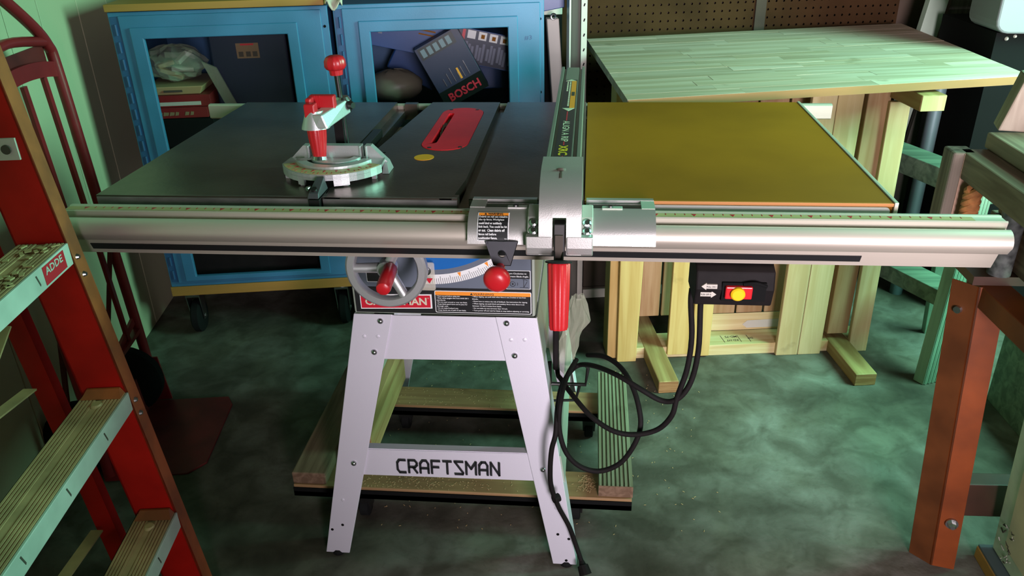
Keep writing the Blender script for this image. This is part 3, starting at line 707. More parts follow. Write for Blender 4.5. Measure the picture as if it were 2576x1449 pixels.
# warning plate on the left wing
import bisect
LP = [(-.078,.8857),(-.0935,.8767),(-.1022,.8657),(-.1068,.8556),(-.1080,.8495)]
dl = [0]
for a,b in zip(LP, LP[1:]): dl.append(dl[-1] + math.dist(a,b))
TOT = dl[-1]
def on_wing(x, t, off):
    d = t*TOT; i = min(max(bisect.bisect(dl, d)-1, 0), len(LP)-2); k = (d-dl[i])/(dl[i+1]-dl[i])
    a, b = Vector(LP[i]), Vector(LP[i+1]); p = a+(b-a)*k; n = Vector((b.y-a.y, -(b.x-a.x))); n = Vector((-abs(n.x), abs(n.y))).normalized()
    return (x, p.x+n.x*off, p.y+n.y*off)
def wing_patch(mb, x0, x1, t0, t1, off, n=10):
    vs = []
    for i in range(n+1):
        t = t0+(t1-t0)*i/n; vs += [on_wing(x0,t,off), on_wing(x1,t,off)]
    return mb.add(vs, [(2*i+1,2*i,2*i+2,2*i+3) for i in range(n)])
def wing_text(mb, t, x, tb, h, width, bold=.02):
    vs, fs = text_geo(t, bold); x0 = min(v[0] for v in vs); x1 = max(v[0] for v in vs)
    return mb.add([on_wing(x+(v[0]-x0)/(x1-x0)*width, tb - v[1]/.70*h/TOT, .0022) for v in vs], fs)
wl2 = wing_patch(MB(), .5790, .6290, .0, .985, .0007).build('warning_label', 'white_print', fe, label='small warning plate with orange heading')
wing_patch(MB(), .5805, .6275, .13, .96, .0013).build('label_field', 'black_label', wl2)
wing_patch(MB(), .5805, .6275, .02, .125, .0013).build('label_header', 'orange_label', wl2)
tx = MB(); wing_text(tx, 'WARNING', .5950, .115, .0034, .024, .03)
tx.add([on_wing(.5895,.115,.0022), on_wing(.5935,.115,.0022), on_wing(.5915,.035,.0022)], [(0,1,2)])
tx.build('header_lettering', 'black_print', wl2)
tx = MB()
for i,l in enumerate(('Debris on rail can misalign','the rip fence. Workpiece','could bind or suddenly','kick back. You could be hit','or cut.  Clean debris off','fence rail before','positioning fence.')):
    wing_text(tx, l, .5815, .225+i*.116, .0034, len(l)*.00166, .03)
wing_text(tx, 'TC3', .6225, .93, .0020, .0036)
tx.build('label_lettering', 'white_print', wl2)
# rail lock bracket and ball knob
bk = MB(); bp_ = [(.5925,.8515),(.6065,.8530),(.6105,.8505),(.6300,.8530),(.6445,.8515),(.6320,.8100),(.6045,.8100)]
hol = [(.6185+.0060*math.cos(R(a)), .8300+.0060*math.sin(R(a))) for a in range(0,360,30)]
n0 = len(bp_)
def bridge_y(mb, outer, inner, y0, y1):
    tmp = MB(); bridge(tmp, outer, inner, y0, y1)
    return mb.add([(x, z, y) for x,y,z in tmp.v], [tuple(reversed(f)) for f in tmp.f])
outer2 = [(.5925,.8515),(.6045,.8100),(.6320,.8100),(.6445,.8515),(.6300,.8530),(.6180,.8505),(.6065,.8530)]
cxs = lambda p: math.atan2(p[1]-.830, p[0]-.6185)
outer2 = sorted(outer2, key=cxs); hol = sorted(hol, key=cxs)
bridge_y(bk, outer2, hol, -.1135, -.1105).build('lock_bracket', 'gunmetal', fe, label='dark bracket plate with a hole')
MB().box(.597,.640,-.113,-.085,.846,.8515).build('lock_bracket', 'gunmetal', fe)
MB().lathe((.6155,-.100,.8075),(.6125,-.160,.8010),[(0,.007),(.55,.0075),(.56,.0155),(.66,.0200),(.78,.0215),(.88,.0200),(.96,.0150),(1,.009)],28).build('ball_knob', 'red_plastic', fe, smooth=True, label='round red knob under the rail')

# ================================================================== mitre gauge
mg = thing('miter_gauge', 'silver mitre gauge with red grip and hold-down clamp standing on the iron table', 'miter gauge', (.288,.11,.88))
MB().box(.2785,.2975,-.012,.44,.8630,.8790).build('bar', 'dark_metal', mg, bevel=.0006, seg=1, label='steel bar in the table slot')
MB().hexa([(.276,-.010,.8805),(.296,-.010,.8805),(.296,.045,.8805),(.276,.045,.8805),(.2775,-.004,.8880),(.2945,-.004,.8880),(.293,.040,.903),(.279,.040,.903)]).build('stop_pawl', 'gunmetal', mg, bevel=.001)
MB().lathe((.2855,.005,.8895),(.2855,.003,.8945),[(0,.006),(1,.005)],12).build('stop_screw', 'dark_metal', mg)
MB().lathe((.274,.018,.8900),(.270,.012,.8905),[(0,.004),(1,.004)],10).build('stop_screw', 'steel', mg)
# protractor body: half-disc with a raised skirt
hb = MB(); C1 = (.285,.150)
front = [(C1[0]+.100*math.cos(R(a)), C1[1]+.103*math.sin(R(a))) for a in range(-158,-21,8)]
inner = [(C1[0]+.072*math.cos(R(a)), C1[1]+.072*math.sin(R(a))) for a in range(-21,-159,-8)]
poly = front + [(C1[0]+.09, C1[1]+.003)] + [(C1[0]-.09, C1[1]+.003)]
hb.pz(poly, .8975, .9035)
# skirt sheet along the front arc
for a,b in zip(front, front[1:]):
    xm = (a[0]+b[0])/2
    low = .8885 if abs(xm-.285) > .05 else .8825
    if .255 < xm < .300: low = .8930
    ca, cb = Vector((a[0]-C1[0], a[1]-C1[1])).normalized()*.004, Vector((b[0]-C1[0], b[1]-C1[1])).normalized()*.004
    hb.hexa([(a[0],a[1],low),(b[0],b[1],low),(b[0]-cb.x,b[1]-cb.y,low),(a[0]-ca.x,a[1]-ca.y,low),(a[0],a[1],.8980),(b[0],b[1],.8980),(b[0]-cb.x,b[1]-cb.y,.8980),(a[0]-ca.x,a[1]-ca.y,.8980)])
hb.cyl((.285,.14,.8803),(.285,.14,.899),.016,n=16)
for a in (-150,-115,-65,-30):
    p = (C1[0]+.093*math.cos(R(a)), C1[1]+.096*math.sin(R(a))); hb.box(p[0]-.004,p[0]+.004,p[1]-.004,p[1]+.004,.8803,.898)
body = hb.build('protractor', 'alu_cast', mg, label='cast half-round protractor head')
# raised arc rib with slot
rb = MB()
def arc_band(mb, r0, r1, a0, a1, z0, z1, st=6):
    A_ = list(range(a0, a1+1, st))
    vs = []; 
    for a in A_:
        for r in (r0, r1):
            for z in (z0, z1): vs.append((C1[0]+r*math.cos(R(a)), C1[1]+r*math.sin(R(a)), z))
    fs = [(0,1,3,2)]
    for i in range(len(A_)-1):
        b = i*4; fs += [(b,b+2,b+6,b+4),(b+1,b+5,b+7,b+3),(b,b+4,b+5,b+1),(b+2,b+3,b+7,b+6)]
    b = (len(A_)-1)*4; fs.append((b,b+2,b+3,b+1))
    return mb.add(vs, fs)
arc_band(rb, .058, .074, -162, -18, .9030, .9085); arc_band(rb, .034, .048, -168, -12, .9030, .9085)
rb.build('arc_rib', 'alu_cast', body)
arc_band(MB(), .048, .058, -160, -20, .9032, .9042).build('arc_slot', 'black', body)
arc_band(MB(), .0755, .0985, -156, -24, .9034, .9040).build('degree_scale', 'tape', body, label='tan degree scale')
tk = MB()
for a in range(-150,-29,5):
    big = (a % 15 == 0); d = Vector((math.cos(R(a)), math.sin(R(a)))); nn = Vector((-d.y, d.x))
    r0, r1 = (.079,.088) if big else (.090,.096); wd_ = .0022 if big else .0005
    p = Vector(C1); q = [p+d*r0-nn*wd_, p+d*r1-nn*(.0003 if big else wd_), p+d*r1+nn*(.0003 if big else wd_), p+d*r0+nn*wd_]
    tk.pz([(v.x,v.y) for v in q], .9040, .9044)
tk.build('degree_marks', 'red_print', body)
# fence face with two vertical slots
ff = MB()
sil = [(.190,.8805),(.380,.8805),(.380,.8960),(.350,.9265),(.3385,.9265),(.3385,.9020),(.3315,.9020),(.3315,.9265),(.2395,.9265),(.2395,.9020),(.2325,.9020),(.2325,.9265),(.2215,.9265),(.190,.8960)]
def tri_slab(mb, rects, y0, y1):
    for q in rects: mb.py(q, y0, y1)
tri_slab(ff, [[(.190,.8805),(.380,.8805),(.380,.8960),(.190,.8960)], [(.190,.8960),(.2325,.8960),(.2325,.9265),(.2215,.9265)], [(.2325,.8960),(.2395,.8960),(.2395,.9020),(.2325,.9020)],
               [(.2395,.8960),(.3315,.8960),(.3315,.9265),(.2395,.9265)], [(.3315,.8960),(.3385,.8960),(.3385,.9020),(.3315,.9020)], [(.3385,.8960),(.380,.8960),(.350,.9265),(.3385,.9265)]], .150, .166)
ff.hexa([(.3735,.128,.8805),(.386,.128,.8805),(.386,.166,.8805),(.3735,.166,.8805),(.3735,.142,.8960),(.380,.142,.8960),(.380,.166,.8960),(.3735,.166,.8960)])
face = ff.build('gauge_face', 'alu_cast', mg, label='upright gauge face with two slots')
for x in (.236,.335):
    sr = MB().tube([(x-.0060,.1490,.926),(x-.0060,.1490,.9030),(x-.003,.1490,.8985),(x+.003,.1490,.8985),(x+.0060,.1490,.9030),(x+.0060,.1490,.926)], .0022, 6).build('slot_rim', 'alu_cast', face)
# grip and clamp
MB().lathe((.2585,.128,.9040),(.2585,.130,.9120),[(0,.014),(1,.012)],18).build('grip_washer', 'steel', mg)
MB().lathe((.2585,.130,.9085),(.2575,.136,.9850),[(0,.0110),(.08,.0125),(.5,.0170),(.8,.0185),(1,.0175)],48,True,.07,12).build('grip', 'red_plastic', mg, smooth=True, label='red fluted grip')
arm = MB()
arm.lathe((.2570,.134,.9640),(.2565,.136,.9950),[(0,.0255),(.1,.0250),(.9,.0165),(1,.0160)],24)
cl = arm.build('clamp_arm', 'alu_cast', mg, smooth=True, label='flared metal clamp arm')
MB().hexa([(.262,.112,.968),(.286,.112,.968),(.304,.205,.975),(.266,.205,.975),(.258,.118,.992),(.276,.116,.992),(.300,.205,1.000),(.266,.205,1.000)]).build('arm_web', 'alu_cast', cl, bevel=.002)
MB().lathe((.2895,.2095,.974),(.2895,.2095,1.004),[(0,.012),(.2,.015),(.8,.015),(1,.011)],16).build('post_collar', 'steel', cl)
MB().lathe((.300,.203,.990),(.312,.196,.990),[(0,.008),(.6,.008),(1,.006)],12).build('clamp_screw', 'dark_metal', cl)
tr = MB(); tr.box(.241,.289,.158,.174,.990,1.017); tr.box(.2430,.2635,.120,.140,.985,1.010); tr.box(.241,.2520,.138,.160,.990,1.016)
tr.build('clamp_trigger', 'red_plastic', mg, bevel=.003, label='red squeeze trigger')
for k in range(5): MB().box(.2445+k*.0042,.2462+k*.0042,.1572,.1586,.998,1.0172).build('trigger_rib', 'red_plastic', mg)
MB().cyl((.2885,.2095,.881),(.2830,.2095,1.050),.0052,n=12).build('clamp_rod', 'dark_metal', mg, smooth=True)
MB().box(.270,.288,.196,.208,.8803,.968).build('clamp_post', 'black_plastic', mg, bevel=.001)
MB().lathe((.2830,.2095,1.044),(.2820,.2095,1.079),[(0,.0120),(.25,.0130),(.32,.0175),(.45,.0205),(.75,.0200),(.92,.0165),(1,.010)],48,True,.07,10).build('clamp_knob', 'red_plastic', mg, smooth=True, label='red lobed knob at the top of the rod')

# ================================================================== wooden dolly under the saw
do = thing('wooden_dolly', 'low wooden rolling dolly of grey planks under the saw stand, dusted with sawdust', 'dolly', (.47,.4,0))
MB().box(.071,.1525,.175,.70,.098,.130).build('plank', 'dolly_wood', do, bevel=.003, label='dark grey-brown plank on the left')
pl = MB(); pl.box(.790,.868,.180,.66,.096,.124); 
for k in range(8): pl.box(.7915+k*.0097,.7970+k*.0097,.1805,.6595,.124,.1275)
pl.build('plank', 'deck_grey', do, label='grooved grey-green plank on the right')
MB().box(.790,.868,.1785,.1803,.096,.1268).build('plank_end', 'dolly_wood', do)
for y0_,y1_ in ((.172,.262),(.510,.600)):
    MB().box(.072,.866,y0_,y1_,.080,.097).build('cross_board', 'dolly_cross', do, bevel=.002)
    MB().box(.072,.866,y0_-.003,y0_,.066,.090).build('angle_iron', 'black', do)
    MB().box(.072,.866,y0_-.003,y0_+.05,.066,.0795).build('angle_iron', 'black', do)
MB().box(.216,.243,.268,.640,.0985,.215).build('side_board', 'pine_y', do, bevel=.002, label='yellowish board standing on edge along the side')
for x,y in ((.235,.195),(.738,.215),(.26,.545),(.768,.535)):
    c = MB().lathe((x-.012,y,.026),(x+.012,y,.026),[(0,.020),(.1,.026),(.9,.026),(1,.020)],20).build('caster_wheel', 'rubber', do, smooth=True)
    MB().hexa([(x-.016,y-.014,.024),(x+.016,y-.014,.024),(x+.016,y+.014,.024),(x-.016,y+.014,.024),(x-.018,y-.022,.066),(x+.018,y-.022,.066),(x+.018,y+.022,.066),(x-.018,y+.022,.066)]).build('caster_fork', 'dark_metal', c)
sd = MB(); rd = random.Random(3)
for k in range(700):
    r_ = rd.random()
    if r_ < .42: x, y, z = rd.gauss(.37,.09), rd.uniform(.176,.258), .0972
    elif r_ < .55: x, y, z = rd.gauss(.765,.012), rd.uniform(.19,.25), .0972
    elif r_ < .7: x, y, z = rd.uniform(.24,.6), rd.uniform(.515,.595), .0972
    else: x, y, z = rd.uniform(.2,1.1), rd.uniform(.15,.9), .0004
    if not .225 < x < .785 and z > .05: continue
    a = rd.random()*3; l = rd.uniform(.0010,.0028)
    sd.bar((x-l*math.cos(a),y-l*math.sin(a),z),(x+l*math.cos(a),y+l*math.sin(a),z+.0006),.0015,.0008)
o = sd.build('sawdust_chips', 'sawdust', None); o['kind'] = 'stuff'; tag(o, 'pale sawdust chips scattered on the dolly and floor', 'sawdust')
# plastic bag hanging by the cord hook
bg = MB(); rd = random.Random(5)
cols = [(.735,.20,.600,.012),(.733,.20,.575,.020),(.735,.19,.548,.024),(.728,.19,.52,.020),(.718,.19,.49,.018),(.712,.19,.462,.020),(.715,.19,.435,.018),(.718,.19,.418,.010)]
vs = []; fs = []
for (x,y,z,r_) in cols:
    for k in range(14):
        a = 2*math.pi*k/14; q = r_*(.6+.7*rd.random()); vs.append((x+q*math.cos(a), y+.6*q*math.sin(a), z+rd.uniform(-.004,.004)))
for i in range(len(cols)-1):
    for k in range(14): fs.append((i*14+k,i*14+(k+1)%14,(i+1)*14+(k+1)%14,(i+1)*14+k))
bg.add(vs, fs); single(bg, 'plastic_bag', 'clear_bag', 'crumpled clear plastic bag hanging behind the red lever grip', 'bag', loc=(.72,.19,.41))

# ================================================================== blue tool cabinets
def rect_ring(mb, x0,x1,z0,z1, a0,a1,b0,b1, y0,y1):   # frame between outer x0..z1 and inner a0..b1
    vs = []
    for y in (y0,y1): vs += [(x0,y,z0),(x1,y,z0),(x1,y,z1),(x0,y,z1),(a0,y,b0),(a1,y,b0),(a1,y,b1),(a0,y,b1)]
    fs = []
    for i in range(4):
        j=(i+1)%4; fs += [(i,j,4+j,4+i),(8+j,8+i,12+i,12+j),(j,i,8+i,8+j),(4+i,4+j,12+j,12+i)]
    return mb.add(vs, fs)
def cabinet(x0, label, win, inset, door):
    x1 = x0 + .612
    c = thing('tool_cabinet', label, 'cabinet', (x0+.306, 1.30, 0), TH)
    b = MB()
    b.box(x0,x0+.014,1.083,1.50,.200,1.062); b.box(x1-.014,x1,1.083,1.50,.200,1.062)
    b.box(x0+.014,x1-.014,1.083,1.50,1.048,1.062); b.box(x0+.014,x1-.014,1.083,1.50,.200,.214); b.box(x0+.014,x1-.014,1.486,1.50,.214,1.048)
    b.build('carcass', 'cab_blue_dark', c)
    rect_ring(MB(), x0,x1,.200,1.062, x0+.03,x1-.03,.225,1.035, 1.074,1.0832).build('face_frame', 'cab_blue', c, bevel=.002)
    MB().box(x0+.014,x1-.014,1.084,1.486,.640,.652).build('shelf', 'black', c)
    d = rect_ring(MB(), door[0],door[1],.216,1.052, win[0],win[1],.240,win[2], 1.066,1.074).build('door', 'cab_blue', c, bevel=.002)
    rect_ring(MB(), inset[0],inset[1],.224,inset[2], win[0],win[1],.240,win[2], 1.059,1.0662).build('door_moulding', 'cab_blue', d, bevel=.0025)
    MB().box(win[0],win[1],1.0655,1.068,.240,win[2]).build('pane', 'plexi', d)
    hx = x0 + .014
    MB().box(hx-.008,door[0],1.0685,1.0735,.22,1.05).build('hinge', 'cab_blue_dark', d)
    for k in range(17):
        z = .232 + k*.048
        MB().cyl((hx+.004,1.0665,z),(hx+.004,1.0665,z+.030),.0036,n=8).build('hinge_knuckle', 'cab_blue_dark', d)
    for z in (1.005,.79,.45): MB().lathe((x1-.012,1.0745,z),(x1-.012,1.072,z),[(0,.004),(1,.004)],10).build('latch_hole', 'black', c)
    MB().box(x0-.004,x1-.01,1.072,1.50,.166,.1995).build('base_board', 'ply_orange', c, bevel=.002, label='orange-brown plywood base')
    for cx_,cy_ in ((x0+.045,1.14),(x1-.07,1.14),(x0+.045,1.43),(x1-.07,1.43)):
        w_ = MB().lathe((cx_-.016,cy_,.058),(cx_+.016,cy_,.058),[(0,.030),(.02,.050),(.2,.0575),(.8,.0575),(.98,.050),(1,.030)],28).build('caster_wheel', 'rubber', c, smooth=True)
        fk = MB(); fk.box(cx_-.035,cx_+.035,cy_-.03,cy_+.03,.160,.1655); fk.lathe((cx_,cy_,.146),(cx_,cy_,.160),[(0,.022),(1,.026)],16)
        for sx in (-1,1):
            fk.hexa([(cx_+sx*.020-.0015,cy_-.014,.048),(cx_+sx*.020+.0015,cy_-.014,.048),(cx_+sx*.020+.0015,cy_+.014,.048),(cx_+sx*.020-.0015,cy_+.014,.048),
                     (cx_+sx*.022-.0015,cy_-.030,.147),(cx_+sx*.022+.0015,cy_-.030,.147),(cx_+sx*.022+.0015,cy_+.022,.147),(cx_+sx*.022-.0015,cy_+.022,.147)])
        fk.hexa([(cx_-.022,cy_-.030,.140),(cx_+.022,cy_-.030,.140),(cx_+.022,cy_+.02,.140),(cx_-.022,cy_+.02,.140),(cx_-.022,cy_-.030,.147),(cx_+.022,cy_-.030,.147),(cx_+.022,cy_+.02,.147),(cx_-.022,cy_+.02,.147)])
        f_ = fk.build('caster_fork', 'zinc', w_)
        MB().cyl((cx_-.024,cy_,.058),(cx_+.024,cy_,.058),.007,n=10).build('axle_bolt', 'zinc', w_)
    return c, d
cabinet(-.427, 'blue painted tool cabinet on casters beside the wall panelling, red cartons behind its window', (-.336,.066,.989), (-.372,.097,1.020), (-.398,.166))
_, door_r = cabinet(.200, 'blue painted tool cabinet behind the saw blade, printed blue cartons behind its window', (.303,.703,.986), (.270,.733,1.017), (.226,.800))
tx = MB(); put_text(tx, '#3', (.752,1.0655,.948), (1,0,0), (0,0,1), .0125, .022); tx.build('door_number', 'cab_blue_dark', door_r)
single(MB().box(-.43,.178,1.065,1.49,1.064,1.084), 'top_board', 'ply_orange', 'orange-brown plywood board lying on top of the red-carton cabinet', 'board', TH, (-.12,1.28,1.064), bevel=.002)
cl = MB(); rd = random.Random(9)
vs = []; fs = []
for i in range(9):
    for j in range(9):
        x = .186 + i*.006; y = 1.040 + j*.012; z = 1.0900 + .010*math.sin(i*1.3)*math.cos(j*.9) + rd.uniform(-.002,.003)
        if y < 1.066: z -= (1.066-y)*.9 + (.012 if abs(i-4) < 3 else 0)
        vs.append((x,y,z+.004))
for i in range(8):
    for j in range(8): b = i*9+j; fs.append((b,b+9,b+10,b+1))
o = single(cl.add(vs, fs), 'rag', 'cloth', 'crumpled pale rag hanging over the front edge of the cabinet tops', 'rag', TH, (.21,1.08,1.085), smooth=True)
sm = o.modifiers.new('thick', 'SOLIDIFY'); sm.thickness = .003
# things kept in the cabinets
single(MB().box(-.200,.034,1.20,1.44,.6525,.980), 'storage_case', 'box_navy', 'dark navy storage case with a beige paper label behind the window', 'case', TH, (-.08,1.32,.6525), bevel=.006)
cs_ = bpy.data.objects['storage_case']
ORG['storage_case'] = (-.08,1.32,.6525)
MB().box(-.120,-.052,1.1985,1.1999,.902,.947).build('paper_label', 'kraft', cs_, label='beige paper label')
MB().box(-.106,-.066,1.1978,1.1986,.9405,.9455).build('label_stripe', 'red_label', bpy.data.objects['paper_label'])
for x in (-.114,-.092,-.072): MB().box(x,x+.014,1.1978,1.1986,.907,.922).build('label_print', 'dark_brown', bpy.data.objects['paper_label'])
MB().box(-.150,-.015,1.196,1.2005,.700,.745).build('case_latch', 'black_plastic', cs_, bevel=.003)
for x in (-.085,-.045): MB().tube([(x,1.1945,.715),(x+.003,1.1938,.722),(x,1.1945,.729)],.0016,6).build('latch_wire', 'zinc', cs_)
def carton(name, label, x0,x1,y0,y1,z0,z1, m, rot=0):
    o = single(MB().box(x0,x1,y0,y1,z0,z1), name, m, label, 'carton', TH, ((x0+x1)/2,(y0+y1)/2,z0), bevel=.001)
    ORG[o.name] = ((x0+x1)/2,(y0+y1)/2,z0)
    return o
c1 = carton('carton', 'red carton with pale lettering, lower of two under the white tray', -.400,-.222,1.14,1.36,.7405,.772, 'box_red')
for k,(x,l) in enumerate(((-.372,.012),(-.357,.016),(-.338,.014),(-.321,.010),(-.292,.012),(-.276,.010))): MB().py([(x,.7485),(x+l,.7495),(x+l+.003,.7590),(x+.004,.7600)],1.1388,1.1402).build('print_mark', 'kraft', c1)
carton('carton', 'red carton directly under the white tray in the cabinet', -.400,-.210,1.15,1.36,.7725,.8075, 'box_red')
MB().box(-.39,-.24,1.1485,1.1503,.777,.788).build('carton_band', 'offwhite', bpy.data.objects['carton.001'])
tr_ = MB(); tr_.hexa([(-.395,1.16,.808),(-.240,1.16,.808),(-.240,1.34,.808),(-.395,1.34,.808),(-.405,1.15,.834),(-.225,1.15,.834),(-.225,1.35,.834),(-.405,1.35,.834)])
o = single(tr_, 'tray', 'tape', 'shallow off-white tray lying on the red cartons', 'tray', TH, (-.32,1.25,.808), bevel=.003); ORG['tray'] = (-.32,1.25,.808)
MB().box(-.345,-.290,1.1515,1.156,.817,.823).build('tray_slot', 'dark_brown', o)
bgm = MB().ellipsoid((-.315,1.225,.893), .092,.07,.052, 22, 12, .22, 4)
single(bgm, 'parts_bag', 'clear_bag', 'crinkled clear bag of yellowish parts lying on the white tray', 'bag', TH, (-.315,1.225,.836))
ORG['parts_bag'] = (-.315,1.225,.836)
for k,(x,y,z,l) in enumerate(((-.33,1.22,.862,.07),(-.30,1.23,.872,.065),(-.345,1.22,.89,.05),(-.285,1.215,.912,.06))):
    MB().obox((x,y,z),l,.02,.014,.3*k,.1,.4-.3*k).build('bagged_part', 'offwhite' if k%2 else 'tape', bpy.data.objects['parts_bag'], bevel=.003)
st = MB(); st.hexa([(-.165,1.185,.735),(-.130,1.185,.735),(-.130,1.19,.735),(-.165,1.19,.735),(-.225,1.18,.90),(-.185,1.18,.88),(-.185,1.19,.88),(-.225,1.19,.90)])
single(st, 'packing_strip', 'clear_bag', 'clear packing strip hanging from the crinkled bag', 'strip', TH, (-.16,1.187,.735))
single(MB().box(-.400,-.205,1.13,1.45,.6525,.7385), 'parts_box', 'black', 'black box on the shelf under the two red cartons', 'box', TH, (-.30,1.29,.6525), bevel=.003)
yc = MB().hexa([(-.400,1.12,.44),(-.17,1.12,.44),(-.17,1.42,.44),(-.400,1.42,.44),(-.395,1.13,.622),(-.20,1.13,.622),(-.20,1.41,.622),(-.395,1.41,.622)])
o = single(yc, 'power_tool_case', 'case_yellow', 'yellow plastic tool case on the lower level of the cabinet', 'case', TH, (-.29,1.27,.44), bevel=.008); ORG[o.name] = (-.29,1.27,.44)
MB().box(-.345,-.340,1.112,1.13,.45,.60).build('case_rib', 'case_yellow', o, bevel=.002)
single(MB().box(-.40,.15,1.13,1.45,.2145,.4395), 'lower_bin', 'black_plastic', 'dark bin filling the bottom of the red-carton cabinet', 'bin', TH, (-.125,1.29,.2145), bevel=.004)
# second cabinet: tilted printed cartons; frame of each print: a (along) and b (up) in the carton face
def tilted_carton(name, label, cx_, cz_, y, w_, h_, dp, ang, m):
    o = single(MB().obox((cx_,y+dp/2,cz_), w_, dp, h_, 0, 0, R(ang)), name, m, label, 'carton', TH, (cx_,y+dp/2,cz_-h_/2), bevel=.001)
    ORG[o.name] = (cx_,y+dp/2,cz_-h_/2)
    ex = Vector((math.cos(R(ang)),0,-math.sin(R(ang)))); ez = Vector((math.sin(R(ang)),0,math.cos(R(ang))))
    c0 = Vector((cx_,y,cz_))
    return o, (lambda a,b,d=.001: c0+ex*a+ez*b-Vector((0,d,0))), ex, ez
def face_quad(F, a0,a1,b0,b1, d=.0006):
    p = [F(a0,b0,0),F(a1,b0,0),F(a1,b1,0),F(a0,b1,0)]; q = [F(a0,b0,d),F(a1,b0,d),F(a1,b1,d),F(a0,b1,d)]
    return MB().add(q+p, [(0,1,2,3),(1,0,4,5),(2,1,5,6),(3,2,6,7),(0,3,7,4)])
o1, F, ex, ez = tilted_carton('printed_carton', 'long blue printed carton tilted across the top of the window', .515, .938, 1.155, .46, .105, .16, 13, 'box_blue')
face_quad(F, .030,.225,-.050,.050).build('print_panel', 'box_navy', o1)
face_quad(F, .0500,.0590,-.036,.048,.0014).build('print_bar', 'red_label', o1)
for k in range(4): 
    pp = face_quad(F, .066+k*.034,.091+k*.034,.024,.048,.0014).build('print_picture', 'white_print', o1)
    if k: face_quad(F, .074+k*.034,.085+k*.034,.029,.041,.0020).build('picture_blot', 'mdf', o1)
gm = mat('grey_print', (.16,.17,.24), .5)
for k in range(4):
    for j in range(3): face_quad(F, .064+k*.034+j*.0098,.0715+k*.034+j*.0098,-.034-.004*j,.014-.006*((k+j)%3),.0012).build('print_column', 'grey_print', o1)
for k in range(2): face_quad(F, .030+k*.009,.037+k*.009,-.034,-.010+.03*k,.0012).build('print_column', 'grey_print', o1)
for k in range(3):
    for zz in (-.036,.004): face_quad(F, .203+k*.0075,.2075+k*.0075,zz,zz+.026,.0012).build('print_column', 'grey_print', o1)
for k in range(3): face_quad(F, -.140+k*.03,-.060+k*.03,.030-.012*k,.034-.012*k,.0014).build('print_streak', 'mdf', o1)
for k in range(3): face_quad(F, -.200,-.188,-.014+k*.016,-.002+k*.016,.0012).build('print_mark', 'grey_print', o1)
o2, F, ex, ez = tilted_carton('tool_carton', 'black carton with red lettering leaning behind the window', .533, .868, 1.092, .145, .200, .055, -27, 'box_navy')
face_quad(F, -.0725,.0725,-.100,-.047,.0008).build('carton_band', 'black', o2)
tx = MB(); put_text(tx, 'BOSCH', F(-.050,-.086,.0020), ex, ez, .024, .105, bold=.03); tx.build('carton_lettering', 'red_label', o2)
face_quad(F, -.064,.052,.060,.096,.0010).build('spec_label', 'black_label', o2)
for k in range(5): face_quad(F, -.058+k*.021,-.044+k*.021,.066,.090,.0016).build('spec_print', 'grey_label', o2)
for k in range(6): face_quad(F, -.04+k*.016,-.0385+k*.016,-.040,-.015+.01*(k%3),.0014).build('bit_print', 'steel', o2)
face_quad(F, .010,.016,-.04,-.005,.0014).build('bit_print', 'orange_label', o2)
single(MB().obox((.425,1.40,.845),.17,.10,.13,0,0,R(30)), 'blue_carton', 'box_blue', 'plain blue carton in shade behind the grey bag', 'carton', TH, (.425,1.40,.746), bevel=.004)
single(MB().obox((.66,1.40,.856),.12,.10,.22,0,0,R(0)), 'blue_carton', 'box_blue', 'plain blue carton standing at the back behind the lettered black carton', 'carton', TH, (.66,1.40,.746), bevel=.004)
single(MB().ellipsoid((.350,1.225,.797), .088,.07,.050, 22, 12, .10, 8), 'canvas_bag', 'bag_grey', 'lumpy grey-beige bag lying behind the window beside the blade guard slot', 'bag', TH, (.35,1.225,.747), smooth=True)
single(MB().box(.225,.79,1.086,1.47,.6525,.745), 'flat_crate', 'black', 'flat black crate on the shelf under the grey-beige bag', 'crate', TH, (.5,1.3,.6525), bevel=.003)

# ================================================================== post, framed board and pipe between cabinet and panel
po = thing('wall_post', 'upright wooden post with a pale slotted metal strip behind the fence end', 'post', (.935,1.22,0), TH)
MB().box(.9105,.9420,1.20,1.29,0,2.44).build('stud', 'stud_wood', po, bevel=.002)
ss = MB(); ss.box(.9425,.9610,1.194,1.205,0,2.40)
so = ss.build('slotted_strip', 'offwhite', po, label='pale slotted metal strip')
for k in range(20): MB().obox((.952,1.1936,.80+k*.045),.0035,.0012,.009,0,0,R(20)).build('strip_slot', 'black', so)
MB().box(.9050,.9100,1.192,1.25,.02,2.40).build('edge_strip', 'green_lit_metal', po)
fb = thing('framed_board', 'black board with a white frame leaning upright between cabinet and post', 'board', (.875,1.36,0), TH)
MB().box(.825,.905,1.355,1.365,.01,1.002).build('board', 'black', fb)
for x0_,x1_,z0_,z1_ in ((.825,.905,.978,1.002),(.825,.837,.01,.978)): MB().box(x0_,x1_,1.350,1.3548,z0_,z1_).build('frame', 'offwhite', fb, bevel=.002)
pv = MB(); pv.hexa([(.872,1.290,.60),(.912,1.290,.60),(.912,1.335,.60),(.872,1.335,.60),(.848,1.305,.972),(.888,1.305,.972),(.888,1.342,.972),(.848,1.342,.972)])
single(pv, 'vinyl_trim', 'offwhite', 'white vinyl trim length leaning against the framed board', 'trim', TH, (.89,1.31,.60), bevel=.003)
single(MB().tube([(.869+.008*math.cos(k*.5),1.300,.979+.008*math.sin(k*.5)) for k in range(13)],.0035,8), 'ring_hook', 'zinc', 'small grey ring hook above the white vinyl trim', 'hook', TH, (.869,1.30,.97))
